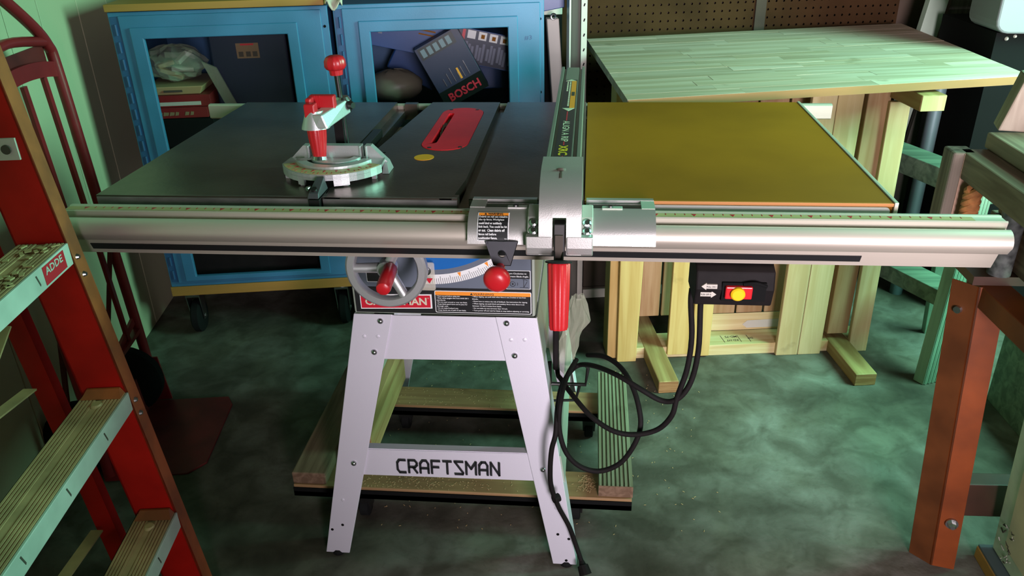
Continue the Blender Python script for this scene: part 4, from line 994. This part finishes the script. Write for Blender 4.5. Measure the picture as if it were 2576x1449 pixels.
single(MB().hexa([(.815,1.30,.992),(.905,1.30,1.006),(.905,1.46,1.006),(.815,1.46,.992),(.815,1.30,1.12),(.905,1.30,1.12),(.905,1.46,1.12),(.815,1.46,1.12)]), 'supply_carton', 'box_blue', 'blue carton standing on the framed board beside the post', 'carton', TH, (.86,1.38,.992), bevel=.002)
sb = thing('storage_chest', 'dark brown chest with a white bottom strip on the floor behind the pallet stand', 'chest', (1.25,1.30,0), TH)
MB().box(.968,1.62,1.215,1.40,.045,.60).build('chest_front', 'wall_dark', sb)
MB().box(.966,1.62,1.205,1.215,.002,.036).build('bottom_strip', 'offwhite', sb)
MB().box(.966,1.62,1.212,1.40,.0,.044).build('plinth', 'wall_dark', sb)

# ================================================================== pallet stand and panel
TP = 7.5
pa = thing('pallet_stand', 'wooden pallet stood on edge with two timber feet, carrying the pale panel', 'pallet', (1.36,.86,0), TP)
def board(x0,x1,y0,y1,z0,z1, m='pine', lean=0.0, **k):
    return MB().hexa([(x0,y0,z0),(x1,y0,z0),(x1,y1,z0),(x0,y1,z0),(x0+lean,y0,z1),(x1+lean,y0,z1),(x1+lean,y1,z1),(x0+lean,y1,z1)]).build('board', m, pa, bevel=.0015, seg=1, **k)
# front deck boards
MB().hexa([(.968,.800,.0),(1.028,.800,.0),(1.028,.818,.0),(.968,.818,.0),(.962,.800,.856),(1.045,.800,.856),(1.045,.818,.856),(.962,.818,.856)]).build('board', 'pine', pa, bevel=.0015, seg=1)
board(.940,.972,.825,.915,.0,.856)
board(1.128,1.193,.806,.824,.015,.856,'pine')
board(1.203,1.262,.807,.825,.006,.80,'pine')
board(1.476,1.545,.802,.820,.0,.856,'pine_pale'); board(1.5465,1.618,.802,.820,.0,.856,'pine_pale')
board(1.712,1.770,.808,.826,-.0,.80,'pine_pale',-.015)
# back deck boards
for k,(x0_,x1_) in enumerate(((1.035,1.118),(1.125,1.178),(1.19,1.285),(1.290,1.365),(1.371,1.455),(1.462,1.53),(1.54,1.62),(1.635,1.70))):
    board(x0_,x1_,.912,.928,.10,.856,'pine_pale' if k in (6,) else 'cedar')
MB().box(.975,1.775,.818,.908,.0,.038).build('stringer', 'pine_x', pa, bevel=.0015, label='bottom stringer lying flat with a black stamp')
ntc = MB(); pts = [(1.27,.040),(1.62,.040),(1.62,.098),(1.56,.098),(1.54,.080),(1.41,.080),(1.39,.070),(1.375,.058)]
nb = MB(); nb.box(1.20,1.70,.9095,.9115,.038,.100); nb.build('rear_rail', 'pine_x', pa, label='beige rear rail above the stringer')
MB().py([(1.395,.058),(1.41,.072),(1.60,.076),(1.60,.045),(1.41,.045)], .9085,.9094).build('fork_notch', 'offwhite', pa)
MB().box(1.045,1.70,.826,.905,.832,.858).build('top_stringer', 'pine_x', pa)
MB().box(1.640,1.705,.823,.905,.06,.83).build('centre_board', 'cedar', pa, bevel=.0015, seg=1)
MB().box(1.700,1.765,.660,1.30,.809,.851).build('bearer', 'pine_y', pa, bevel=.003, label='short timber bearer under the panel with pale end grain')
MB().box(1.7015,1.7635,.6588,.6602,.8105,.8495).build('end_grain', 'pine_pale', pa)
MB().box(.99,1.05,.70,1.30,.809,.851).build('bearer', 'pine_y', pa, bevel=.003)
# stamp on the stringer
tx = MB()
for t_,x,y in (('MD-75',1.325,.858),('KD-HT',1.325,.836),('SW',1.375,.846)): put_text(tx, t_, (x+.040,y+.0125,.0384), (-1,0,0), (0,-1,0), .0105, .038 if t_ != 'SW' else .018, bold=.01)
for x in (1.318,1.372,1.402): tx.bar((x,.832,.0384),(x-.004,.874,.0384),.0012,.0006)
tx.build('stamp', 'black_print', pa)
# timber feet reaching forward on the floor
def foot(x0,y0,x1,y1,w_,h_):
    a, b = Vector((x0,y0,0)), Vector((x1,y1,0)); d = (b-a).normalized(); n = Vector((-d.y,d.x,0))*w_/2
    q = [a-n,b-n,b+n,a+n]
    f_ = MB().hexa([(v.x,v.y,0) for v in q]+[(v.x,v.y,h_) for v in q]).build('foot', 'pine_y', pa, bevel=.003, label='timber foot lying on the floor')
    e_ = [a-n*.96-d*.0008, a+n*.96-d*.0008]
    MB().add([(e_[0].x,e_[0].y,.0015),(e_[1].x,e_[1].y,.0015),(e_[1].x,e_[1].y,h_-.0015),(e_[0].x,e_[0].y,h_-.0015)],[(1,0,3,2)]).build('end_grain', 'end_grain', f_)
foot(1.092,.618,1.075,1.20,.060,.040); foot(1.680,.615,1.672,1.23,.064,.040)

pn = thing('panel_top', 'pale edge-glued wooden panel lying flat on the pallet stand', 'wooden panel', (1.5,1.0,.8585), 8.0)
rd = random.Random(12)
xl = lambda y: .934 + (y-.585)*.022
xr = lambda y: 2.018 + (y-.585)*.119
yy = .585; rows = 17; dy = .905/rows
for r_ in range(rows):
    y0_ = yy + r_*dy; y1_ = y0_ + dy - .0004
    cuts = [xl(y0_)]; x = xl(y0_)
    while True:
        x += rd.uniform(.16,.46)
        if x > 1.93: break
        cuts.append(x)
    cuts.append(xr(y0_))
    sk = lambda x: (x-.93)*.109      # the board's far edge runs slightly out of line with the stand
    for a_,b_ in zip(cuts, cuts[1:]):
        hz = rd.uniform(-.0003,.0003)
        a2 = xl(y1_) if a_ == cuts[0] else a_; b2 = xr(y1_) if b_ == cuts[-1] else b_
        q = [(a_,y0_+sk(a_)),(b_-.0004,y0_+sk(b_)),(b2-.0004,y1_+sk(b2)),(a2,y1_+sk(a2))]
        MB().hexa([(x,y,.8585) for x,y in q]+[(x,y,.8800+hz) for x,y in q]).build('stave', 'stave', pn)
MB().hexa([(.936,.5838,.8590),(2.0175,.5838+.1186,.8590),(2.0175,.5850+.1186,.8590),(.936,.5850,.8590),(.936,.5838,.8792),(2.0175,.5838+.1186,.8792),(2.0175,.5850+.1186,.8792),(.936,.5850,.8792)]).build('front_edge', 'panel_edge', pn, label='orange-brown front edge')

# ================================================================== red step ladder (foreground)
la = thing('step_ladder', 'red and orange step ladder with worn metal treads standing beside the fence rail', 'ladder', (.0,-.40,0), 8.0)
fx = lambda z: .018 - .100*z      # front corner of the rail
bx_ = lambda z: -.055 - .104*z
ZTOP = 1.75
for yl, s_ in ((-.19,1),(-.74,-1)):
    w_ = MB().hexa([(bx_(0),yl,0),(fx(0),yl,0),(fx(0),yl+s_*.003,0),(bx_(0),yl+s_*.003,0)] + [(bx_(ZTOP),yl,ZTOP),(fx(ZTOP),yl,ZTOP),(fx(ZTOP),yl+s_*.003,ZTOP),(bx_(ZTOP),yl+s_*.003,ZTOP)] if s_>0 else
                  [(bx_(0),yl-.003,0),(fx(0),yl-.003,0),(fx(0),yl,0),(bx_(0),yl,0)] + [(bx_(ZTOP),yl-.003,ZTOP),(fx(ZTOP),yl-.003,ZTOP),(fx(ZTOP),yl,ZTOP),(bx_(ZTOP),yl,ZTOP)]).build('side_rail', 'ladder_red', la, label='red channel side rail')
    ya, yb = (yl, yl+.034) if s_>0 else (yl-.034, yl)
    MB().hexa([(fx(0)-.003,ya,0),(fx(0),ya,0),(fx(0),yb,0),(fx(0)-.003,yb,0),(fx(ZTOP)-.003,ya,ZTOP),(fx(ZTOP),ya,ZTOP),(fx(ZTOP),yb,ZTOP),(fx(ZTOP)-.003,yb,ZTOP)]).build('front_flange', 'ladder_orange', w_, label='worn orange front flange')
    MB().hexa([(bx_(0),ya,0),(bx_(0)+.003,ya,0),(bx_(0)+.003,yb,0),(bx_(0),yb,0),(bx_(ZTOP),ya,ZTOP),(bx_(ZTOP)+.003,ya,ZTOP),(bx_(ZTOP)+.003,yb,ZTOP),(bx_(ZTOP),yb,ZTOP)]).build('back_flange', 'ladder_red', w_)
    if s_ > 0:
        for z in (.845,.815,.575,.548): MB().lathe((fx(z),yl+.014,z),(fx(z)+.004,yl+.014,z),[(0,.005),(1,.003)],10).build('rivet', 'zinc', w_)
for k,zt in enumerate((.874,.600,.336,.06)):
    xf, xb = fx(zt)+.002, bx_(zt)+.004; ys, ye = -.192, -.738
    t_ = MB(); t_.box(xb,xf,ye,ys,zt-.004,zt)
    W_ = xf-xb
    for q in range(12):
        if 5 <= q <= 6: continue
        x = xb+W_*(.03+q*.079); t_.box(x,x+W_*.045,ye,ys,zt,zt+.0014)
    to = t_.build('tread', 'tread_alu', la, label='grooved metal tread, brown with dirt')
    MB().box(xf-.003,xf+.0015,ye,ys,zt-.034,zt+.001).build('tread_lip', 'tread_front', to, bevel=.001, label='pale front lip of the tread')
    MB().box(xb,xb+.003,ye,ys,zt-.028,zt).build('tread_back', 'tread_alu', to)
    MB().hexa([(xb+.004,ys-.020,zt+.0015),(xf-.004,ys-.020,zt+.0015),(xf-.004,ys,zt+.0015),(xb+.004,ys,zt+.0015),(xb+.01,ys-.004,zt+.012),(xf-.01,ys-.004,zt+.012),(xf-.01,ys,zt+.012),(xb+.01,ys,zt+.012)]).build('tread_bracket', 'ladder_orange', to) if k != 0 else None
    if k in (1,2): MB().lathe((xb+W_*.5,ys-.035,zt),(xb+W_*.5,ys-.035,zt+.004),[(0,.010),(1,.007)],14).build('rivet', 'tape', to)
    if k == 0:
        st_ = MB().box(xf+.0015,xf+.0022,ys-.085,ys-.020,zt-.030,zt-.002).build('worn_sticker', 'red_print', to, label='worn red sticker')
        tx = MB(); put_text(tx, 'ADDE', (xf+.0026,ys-.080,zt-.016), (0,1,0), (0,0,1), .011, .052, bold=.02); tx.build('sticker_lettering', 'tread_front', to)
        rd = random.Random(2)
        for q in range(26):
            MB().obox((xb+W_*rd.uniform(.2,.9),ys-rd.uniform(.01,.16),zt+.003),rd.uniform(.006,.016),rd.uniform(.003,.009),.0018,rd.random()*3).build('dry_chip', 'tape', to)
    for q in range(3):
        MB().hexa([(xf+.0016,ys-.10-.13*q,zt-.024),(xf+.0020,ys-.10-.13*q,zt-.024),(xf+.0020,ys-.098-.13*q,zt-.022),(xf+.0016,ys-.098-.13*q,zt-.022),(xf+.0016,ys-.106-.13*q,zt-.006),(xf+.0020,ys-.106-.13*q,zt-.006),(xf+.0020,ys-.103-.13*q,zt-.006),(xf+.0016,ys-.103-.13*q,zt-.006)]).build('scratch', 'dark_brown', to)
MB().box(bx_(1.03)+.002,fx(1.03)-.012,-.194,-.190,1.008,1.040).build('rail_plate', 'offwhite', la, label='pale metal plate on the red rail')
MB().lathe((-.112,-.1945,1.024),(-.112,-.1965,1.024),[(0,.007),(1,.007)],14).build('plate_bolt', 'dark_brown', la)
# rear frame, folded close behind
rx0 = lambda z: -.112 - .090*z
for yl in (-.185,-.73):
    MB().hexa([(rx0(0)-.03,yl,0),(rx0(0)+.004,yl,0),(rx0(0)+.004,yl+.022,0),(rx0(0)-.03,yl+.022,0),(rx0(ZTOP)-.03,yl,ZTOP),(rx0(ZTOP)+.004,yl,ZTOP),(rx0(ZTOP)+.004,yl+.022,ZTOP),(rx0(ZTOP)-.03,yl+.022,ZTOP)]).build('rear_rail', 'ladder_red', la)
for z,za in ((.66,.62),(.31,.31)): MB().bar((rx0(z)-.045,-.72,z+.03),(rx0(z)-.02,-.20,za),.022,.003,(0,0,1)).build('rear_brace', 'tread_alu', la)
MB().bar((rx0(.66)-.05,-.45,.56),(rx0(.7)-.02,-.20,.74),.018,.003,(0,0,1)).build('rear_brace', 'tread_alu', la)

# ================================================================== red hand truck by the wall
ht = thing('hand_truck', 'red tubular hand truck standing against the panelled wall', 'hand truck', (-.40,.53,0), TH)
hx_ = lambda z: -.402 - .033*z
pts = [(hx_(.02),.72,.02),(hx_(.3),.72,.30),(hx_(.7),.715,.70),(hx_(.98),.712,.98),(hx_(1.03),.700,1.035),(hx_(1.08),.655,1.085),(hx_(1.14),.56,1.155),(hx_(1.16),.53,1.165),(hx_(1.14),.50,1.155),(hx_(1.08),.405,1.085),(hx_(1.03),.36,1.035),(hx_(.98),.348,.98),(hx_(.7),.345,.70),(hx_(.3),.34,.30),(hx_(.02),.34,.02)]
MB().tube(pts, .0138, 12, smooth=5).build('tube_frame', 'truck_red', ht, smooth=True, label='bent red tube frame with arched handle')
MB().tube([(hx_(1.045),.69,1.045),(hx_(1.045)-.01,.53,1.065),(hx_(1.045),.37,1.045)], .0115, 10, smooth=5).build('cross_bar', 'truck_red', ht, smooth=True)
yb = [ .345+.37*k/16 for k in range(17)]
cb = MB()
zc = lambda y: .975 + .022*(1-((y-.53)/.185)**2) - .0
for a_,b_ in zip(yb, yb[1:]):
    cb.hexa([(hx_(.97)-.004,a_,zc(a_)-.018),(hx_(.97)+.004,a_,zc(a_)-.018),(hx_(.97)+.004,b_,zc(b_)-.018),(hx_(.97)-.004,b_,zc(b_)-.018),(hx_(.97)-.004,a_,zc(a_)+.018),(hx_(.97)+.004,a_,zc(a_)+.018),(hx_(.97)+.004,b_,zc(b_)+.018),(hx_(.97)-.004,b_,zc(b_)+.018)])
cb.build('curved_bar', 'truck_red', ht)
MB().box(hx_(1.01)-.012,hx_(1.01)-.008,.37,.69,.985,1.04).build('back_plate', 'truck_plate', ht)
for y in (.43,.53,.632): MB().bar((hx_(.97),y,.972),(hx_(.24),y+.012,.24),.016,.009,(1,0,0)).build('slat', 'truck_red', ht)
MB().bar((hx_(.27),.70,.275),(hx_(.2)-.01,.36,.20),.020,.008,(1,0,0)).build('cross_strap', 'truck_red', ht)
MB().bar((hx_(.50),.70,.50),(hx_(.3)-.075,.665,.19),.010,.010,(0,1,0)).build('axle_brace', 'truck_plate', ht)
MB().bar((hx_(.50),.36,.50),(hx_(.3)-.075,.395,.19),.010,.010,(0,1,0)).build('axle_brace', 'truck_plate', ht)
MB().bar((hx_(.24),.34,.24),(hx_(.24),.72,.24),.012,.02,(1,0,0)).build('low_bar', 'truck_red', ht)
for y0_,y1_ in ((.64,.69),(.37,.42)):
    wv = MB().lathe((-.458,y0_,.105),(-.458,y1_,.105),[(0,.06),(.04,.088),(.25,.105),(.75,.105),(.96,.088),(1,.06)],32).build('wheel', 'rubber', ht, smooth=True)
    MB().lathe((-.458,y0_-.002,.105),(-.458,y1_+.002,.105),[(0,.03),(.1,.055),(.9,.055),(1,.03)],20).build('wheel_hub', 'truck_plate', wv)
MB().cyl((-.458,.34,.105),(-.458,.72,.105),.008,n=10).build('axle', 'zinc', ht)
MB().pz([(-.415,.345),(-.215,.345),(-.175,.385),(-.170,.655),(-.190,.695),(-.415,.70)], .0005,.006).build('toe_plate', 'truck_plate', ht, bevel=.001, label='dark red toe plate flat on the floor')
MB().hexa([(-.418,.345,.005),(-.408,.345,.005),(-.408,.70,.005),(-.418,.70,.005),(-.425,.345,.12),(-.415,.345,.12),(-.415,.70,.12),(-.425,.70,.12)]).build('toe_upright', 'truck_plate', ht)
for y in (.705,.335): MB().hexa([(-.418,y,.004),(-.358,y,.004),(-.358,y+.005,.004),(-.418,y+.005,.004),(-.418,y,.15),(-.372,y,.15),(-.372,y+.005,.15),(-.418,y+.005,.15)]).build('gusset', 'truck_red', ht)

# ================================================================== right-hand clutter
rs = thing('steel_trestle', 'rust-red bolted angle-iron trestle at the end of the fence rail, carrying timbers', 'trestle', (1.52,.12,0))
def angle_post(x, y, xt, yt, H_, name):
    d1, d2 = Vector((.92,-.22,0)).normalized()*.046, Vector((-.68,.73,0)).normalized()*.050
    n1, n2 = d2.normalized()*.004, d1.normalized()*.004
    def pr_(o, d, n): return [o, o+d, o+d+n, o+n]
    a0, a1 = Vector((x,y,0)), Vector((xt,yt,H_))
    ms = ('stand_rust','stand_rust')
    o_ = None
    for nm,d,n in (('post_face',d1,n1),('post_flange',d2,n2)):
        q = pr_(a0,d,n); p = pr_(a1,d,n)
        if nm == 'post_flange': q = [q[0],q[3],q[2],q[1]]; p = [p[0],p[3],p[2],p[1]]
        o_ = MB().hexa([tuple(v) for v in q+p]).build(nm, 'stand_rust' if nm == 'post_face' else 'stand_rust_shade', rs, bevel=.001)
    return d1, d2
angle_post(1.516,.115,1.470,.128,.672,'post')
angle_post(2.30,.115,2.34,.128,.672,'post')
nrm = Vector((.22,.92,0)).normalized()
def on_post(z, k): 
    b = Vector((1.516,.115,0)).lerp(Vector((1.470,.128,.672)), z/.672); return b + Vector((.92,-.22,0)).normalized()*.046*k - nrm*.001
for z in (.635,.125):
    p = on_post(z,.55); 
    MB().lathe(p, p-nrm*.004, [(0,.0125),(1,.0125)], 18).build('washer', 'zinc', rs)
    MB().lathe(p-nrm*.004, p-nrm*.016, [(0,.0085),(.6,.0085),(1,.005)], 6).build('bolt', 'zinc', rs)
MB().lathe((1.455,.150,.615),(1.449,.145,.615),[(0,.008),(1,.007)],12).build('bolt', 'zinc', rs)
MB().hexa([(1.555,.165,.098),(2.31,.165,.113),(2.31,.205,.113),(1.555,.205,.098),(1.555,.165,.185),(2.31,.165,.200),(2.31,.205,.200),(1.555,.205,.185)]).build('cross_brace', 'stand_dark', rs, bevel=.002)
MB().hexa([(1.505,-.60,.630),(1.560,-.60,.630),(1.528,.185,.630),(1.473,.185,.630),(1.505,-.60,.672),(1.560,-.60,.672),(1.528,.185,.672),(1.473,.185,.672)]).build('top_bar', 'stand_rust', rs, bevel=.002)
MB().box(1.46,2.40,.135,.30,.6725,.690).build('top_plate', 'stand_dark', rs)
# timbers on the trestle: long boards running out of frame on the right
def timber(label, x0,x1,y1,z0,z1, m='old_wood', y0=-.75, group=None):
    return single(MB().box(x0,x1,y0,y1,z0,z1), 'timber', m, label, 'timber', 0, ((x0+x1)/2,(y0+y1)/2,z0), bevel=.003)
timber('thick dark timber at the bottom of the stack on the trestle', 1.535,1.66,.285,.6905,.765)
timber('brown timber second from the bottom of the stack on the trestle', 1.540,1.65,.270,.7655,.835)
timber('weathered flat board with a mint-lit end near the top of the stack', 1.452,1.60,.290,.8355,.885)
timber('short brown board lying topmost on the timber stack', 1.500,1.60,.300,.8855,.915)
u1 = MB(); u1.box(1.432,1.4745,.262,.312,.6905,.885)
o = single(u1, 'upright_stud', 'old_wood_v', 'short dark upright stud with a pinkish cut face at the stack end', 'stud', 0, (1.453,.287,.6905), bevel=.004); ORG[o.name] = (1.453,.287,.6905)
MB().box(1.4515,1.4735,.2605,.2620,.74,.8835).build('cut_face', 'pink_wood', o, label='pinkish cut face')
u2 = MB(); u2.hexa([(1.520,.305,.9155),(1.66,.27,.9155),(1.675,.325,.9155),(1.535,.36,.9155),(1.553,.315,1.016),(1.69,.28,1.016),(1.705,.335,1.016),(1.566,.37,1.016)])
o = single(u2, 'marked_block', 'marked_wood', 'pale weathered timber block with black marks standing on top of the stack', 'block', 0, (1.60,.32,.9155), bevel=.003); ORG[o.name] = (1.60,.32,.9155)
bm_ = lambda t,z: (1.5268+t*.97+(z-.9155)*.328, .3030-t*.243+(z-.9155)*.099, z)
for k,st in enumerate(([(.030,.990),(.036,.986)],[(.026,.972),(.030,.963),(.040,.960)],[(.016,.985),(.020,.983)],[(.046,.978),(.050,.970)])): MB().tube([bm_(a,b) for a,b in st], .0022, 6).build('black_mark', 'dark_brown', o)
rp = MB()
for k in range(3): rp.tube([(1.470+.0085*math.cos(t*.5+k*2.1),.235+.0085*math.sin(t*.5+k*2.1),.690+t*.0030) for t in range(46)], .0085, 8)
single(rp, 'rope', 'rope', 'frayed orange twisted rope hanging at the timber stack end', 'rope', 0, (1.47,.235,.69), smooth=True)
single(MB().lathe((1.508,.150,.6905),(1.508,.150,.834),[(0,.020),(1,.020)],18), 'grey_pipe', 'grey_speckle', 'speckled grey pipe stub standing on the trestle bar beside the rail end', 'pipe', 0, (1.508,.150,.6905), smooth=True)
# sawhorse behind
sh = thing('sawhorse', 'grey-green wooden sawhorse with ridged legs behind the steel trestle', 'sawhorse', (1.85,1.0,0))
lg = MB(); lg.hexa([(1.756,.840,0),(1.818,.866,0),(1.802,.895,0),(1.738,.870,0),(1.778,.850,.62),(1.830,.872,.62),(1.814,.900,.62),(1.760,.880,.62)])
l_ = lg.build('leg', 'mint_wood', sh, bevel=.002)
for k in range(5):
    a_ = Vector((1.756,.840,0)).lerp(Vector((1.818,.866,0)), .10+k*.2); b_ = Vector((1.778,.850,.62)).lerp(Vector((1.830,.872,.62)), .10+k*.2)
    MB().bar(a_+Vector((.0,-.001,.003)), b_+Vector((0,-.001,-.003)), .006, .003, (0,1,0)).build('leg_ridge', 'mint_wood', l_)
MB().bar((1.895,1.17,.0),(1.80,1.02,.50),.045,.026,(0,1,0)).build('leg', 'mint_wood', sh, bevel=.002)
MB().bar((1.835,.875,.255),(1.62,1.30,.255),.085,.05).build('brace', 'green_wood', sh, bevel=.002)
MB().bar((1.850,.900,.58),(1.67,1.35,.58),.09,.06).build('beam', 'green_wood', sh, bevel=.003)
MB().bar((1.60,1.28,0),(1.66,1.33,.60),.05,.03,(0,1,0)).build('leg', 'mint_wood', sh, bevel=.002)
single(MB().cyl((1.88,1.46,0),(1.88,1.46,.80),.022,n=18), 'conduit_pipe', 'conduit', 'blue-grey upright pipe behind the sawhorse', 'pipe', 0, (1.88,1.46,0), smooth=True)
# boards leaning in the back corner
def lean(label, x0, x1, dx, y, m, t=.022, H_=1.9):
    return single(MB().hexa([(x0,y,0),(x1,y,0),(x1,y+t,0),(x0,y+t,0),(x0+dx,y+.10,H_),(x1+dx,y+.10,H_),(x1+dx,y+.10+t,H_),(x0+dx,y+.10+t,H_)]), 'leaning_board', m, label, 'board', TH, ((x0+x1)/2,y,0), bevel=.002)
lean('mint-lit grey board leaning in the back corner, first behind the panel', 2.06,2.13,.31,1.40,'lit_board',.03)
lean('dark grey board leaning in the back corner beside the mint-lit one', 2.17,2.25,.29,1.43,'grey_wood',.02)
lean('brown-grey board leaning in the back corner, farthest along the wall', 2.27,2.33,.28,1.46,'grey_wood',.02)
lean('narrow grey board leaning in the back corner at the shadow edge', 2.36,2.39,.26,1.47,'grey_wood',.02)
ap_ = thing('washing_machine', 'white rounded appliance panel above a black body in the back right corner', 'appliance', (2.3,1.45,0))
fr = MB(); fr.prism(rrect(1.935,2.60,.935,1.50,.035), lambda a,b:(a,1.50-(a-1.935)*.12,b), lambda a,b:(a,1.30-(a-1.935)*.12,b)); fr.build('white_panel', 'app_white', ap_, bevel=.006)
MB().hexa([(1.96,1.34,0),(2.60,1.27,0),(2.60,1.75,0),(1.96,1.75,0),(1.96,1.34,.932),(2.60,1.27,.932),(2.60,1.75,.932),(1.96,1.75,.932)]).build('black_body', 'black', ap_)
for x,z in ((1.990,.915),(2.012,.922)): MB().lathe((x,1.336,z),(x,1.330,z),[(0,.006),(1,.003)],10).build('screw', 'offwhite', ap_)
# mint-painted box at bottom right
bxo = thing('painted_box', 'mint and cream painted wooden box with peeling edges at the foot of the trestle', 'box', (1.9,-.15,0))
MB().box(1.620,2.15,-.62,.150,0,.030).build('base_board', 'ply_orange', bxo, bevel=.002)
MB().box(1.622,2.15,-.62,.148,.0305,.036).build('base_top', 'conduit', bxo)
MB().hexa([(1.646,-.60,.0365),(2.10,-.60,.0365),(2.10,.140,.0365),(1.646,.140,.0365),(1.588,-.60,.60),(2.07,-.60,.60),(2.07,.100,.60),(1.588,.100,.60)]).build('box_body', 'mint_paint', bxo, bevel=.004)
def bxf(y, z, d=0): return (1.646-.103*(z-.0365)-d, y-.071*(z-.0365), z)
q = [bxf(.095,.085,.0015),bxf(-.56,.085,.0015),bxf(-.56,.56,.0015),bxf(.095,.56,.0015)]
MB().add(q+[(a+.004,b,c) for a,b,c in q], [(3,2,1,0),(4,5,6,7),(0,1,5,4),(1,2,6,5),(2,3,7,6),(3,0,4,7)]).build('cream_panel', 'cream_worn', bxo, label='worn cream side panel')
rd = random.Random(4)
for k in range(16):
    z = rd.uniform(.04,.14); y = rd.uniform(.075,.125)
    MB().tube([bxf(y,z,.001),bxf(y+rd.uniform(-.012,.006),z+rd.uniform(-.008,.008),.002),bxf(y-rd.uniform(.0,.018),z+rd.uniform(-.004,.014),.001)],.0012,5).build('paint_peel', 'dark_brown' if k%2 else 'offwhite', bxo)
# long dark board on the floor beyond the trestle
single(MB().hexa([(1.93,.34,0),(1.97,.34,0),(1.95,.78,0),(1.91,.78,0),(1.93,.34,.22),(1.97,.34,.22),(1.95,.78,.22),(1.91,.78,.22)]), 'edge_board', 'green_wood', 'dark green board standing on edge on the floor beyond the trestle', 'board', 0, (1.93,.5,0), bevel=.003)
# dark lengths lying behind the ladder
single(MB().hexa([(-.30,-.75,0),(-.22,-.75,0),(-.18,.0,0),(-.26,.0,0),(-.30,-.75,.03),(-.22,-.75,.03),(-.18,.0,.03),(-.26,.0,.03)]), 'floor_plank', 'grey_wood', 'dark grey plank lying on the floor behind the ladder', 'plank', TH, (-.24,-.4,0), bevel=.003)
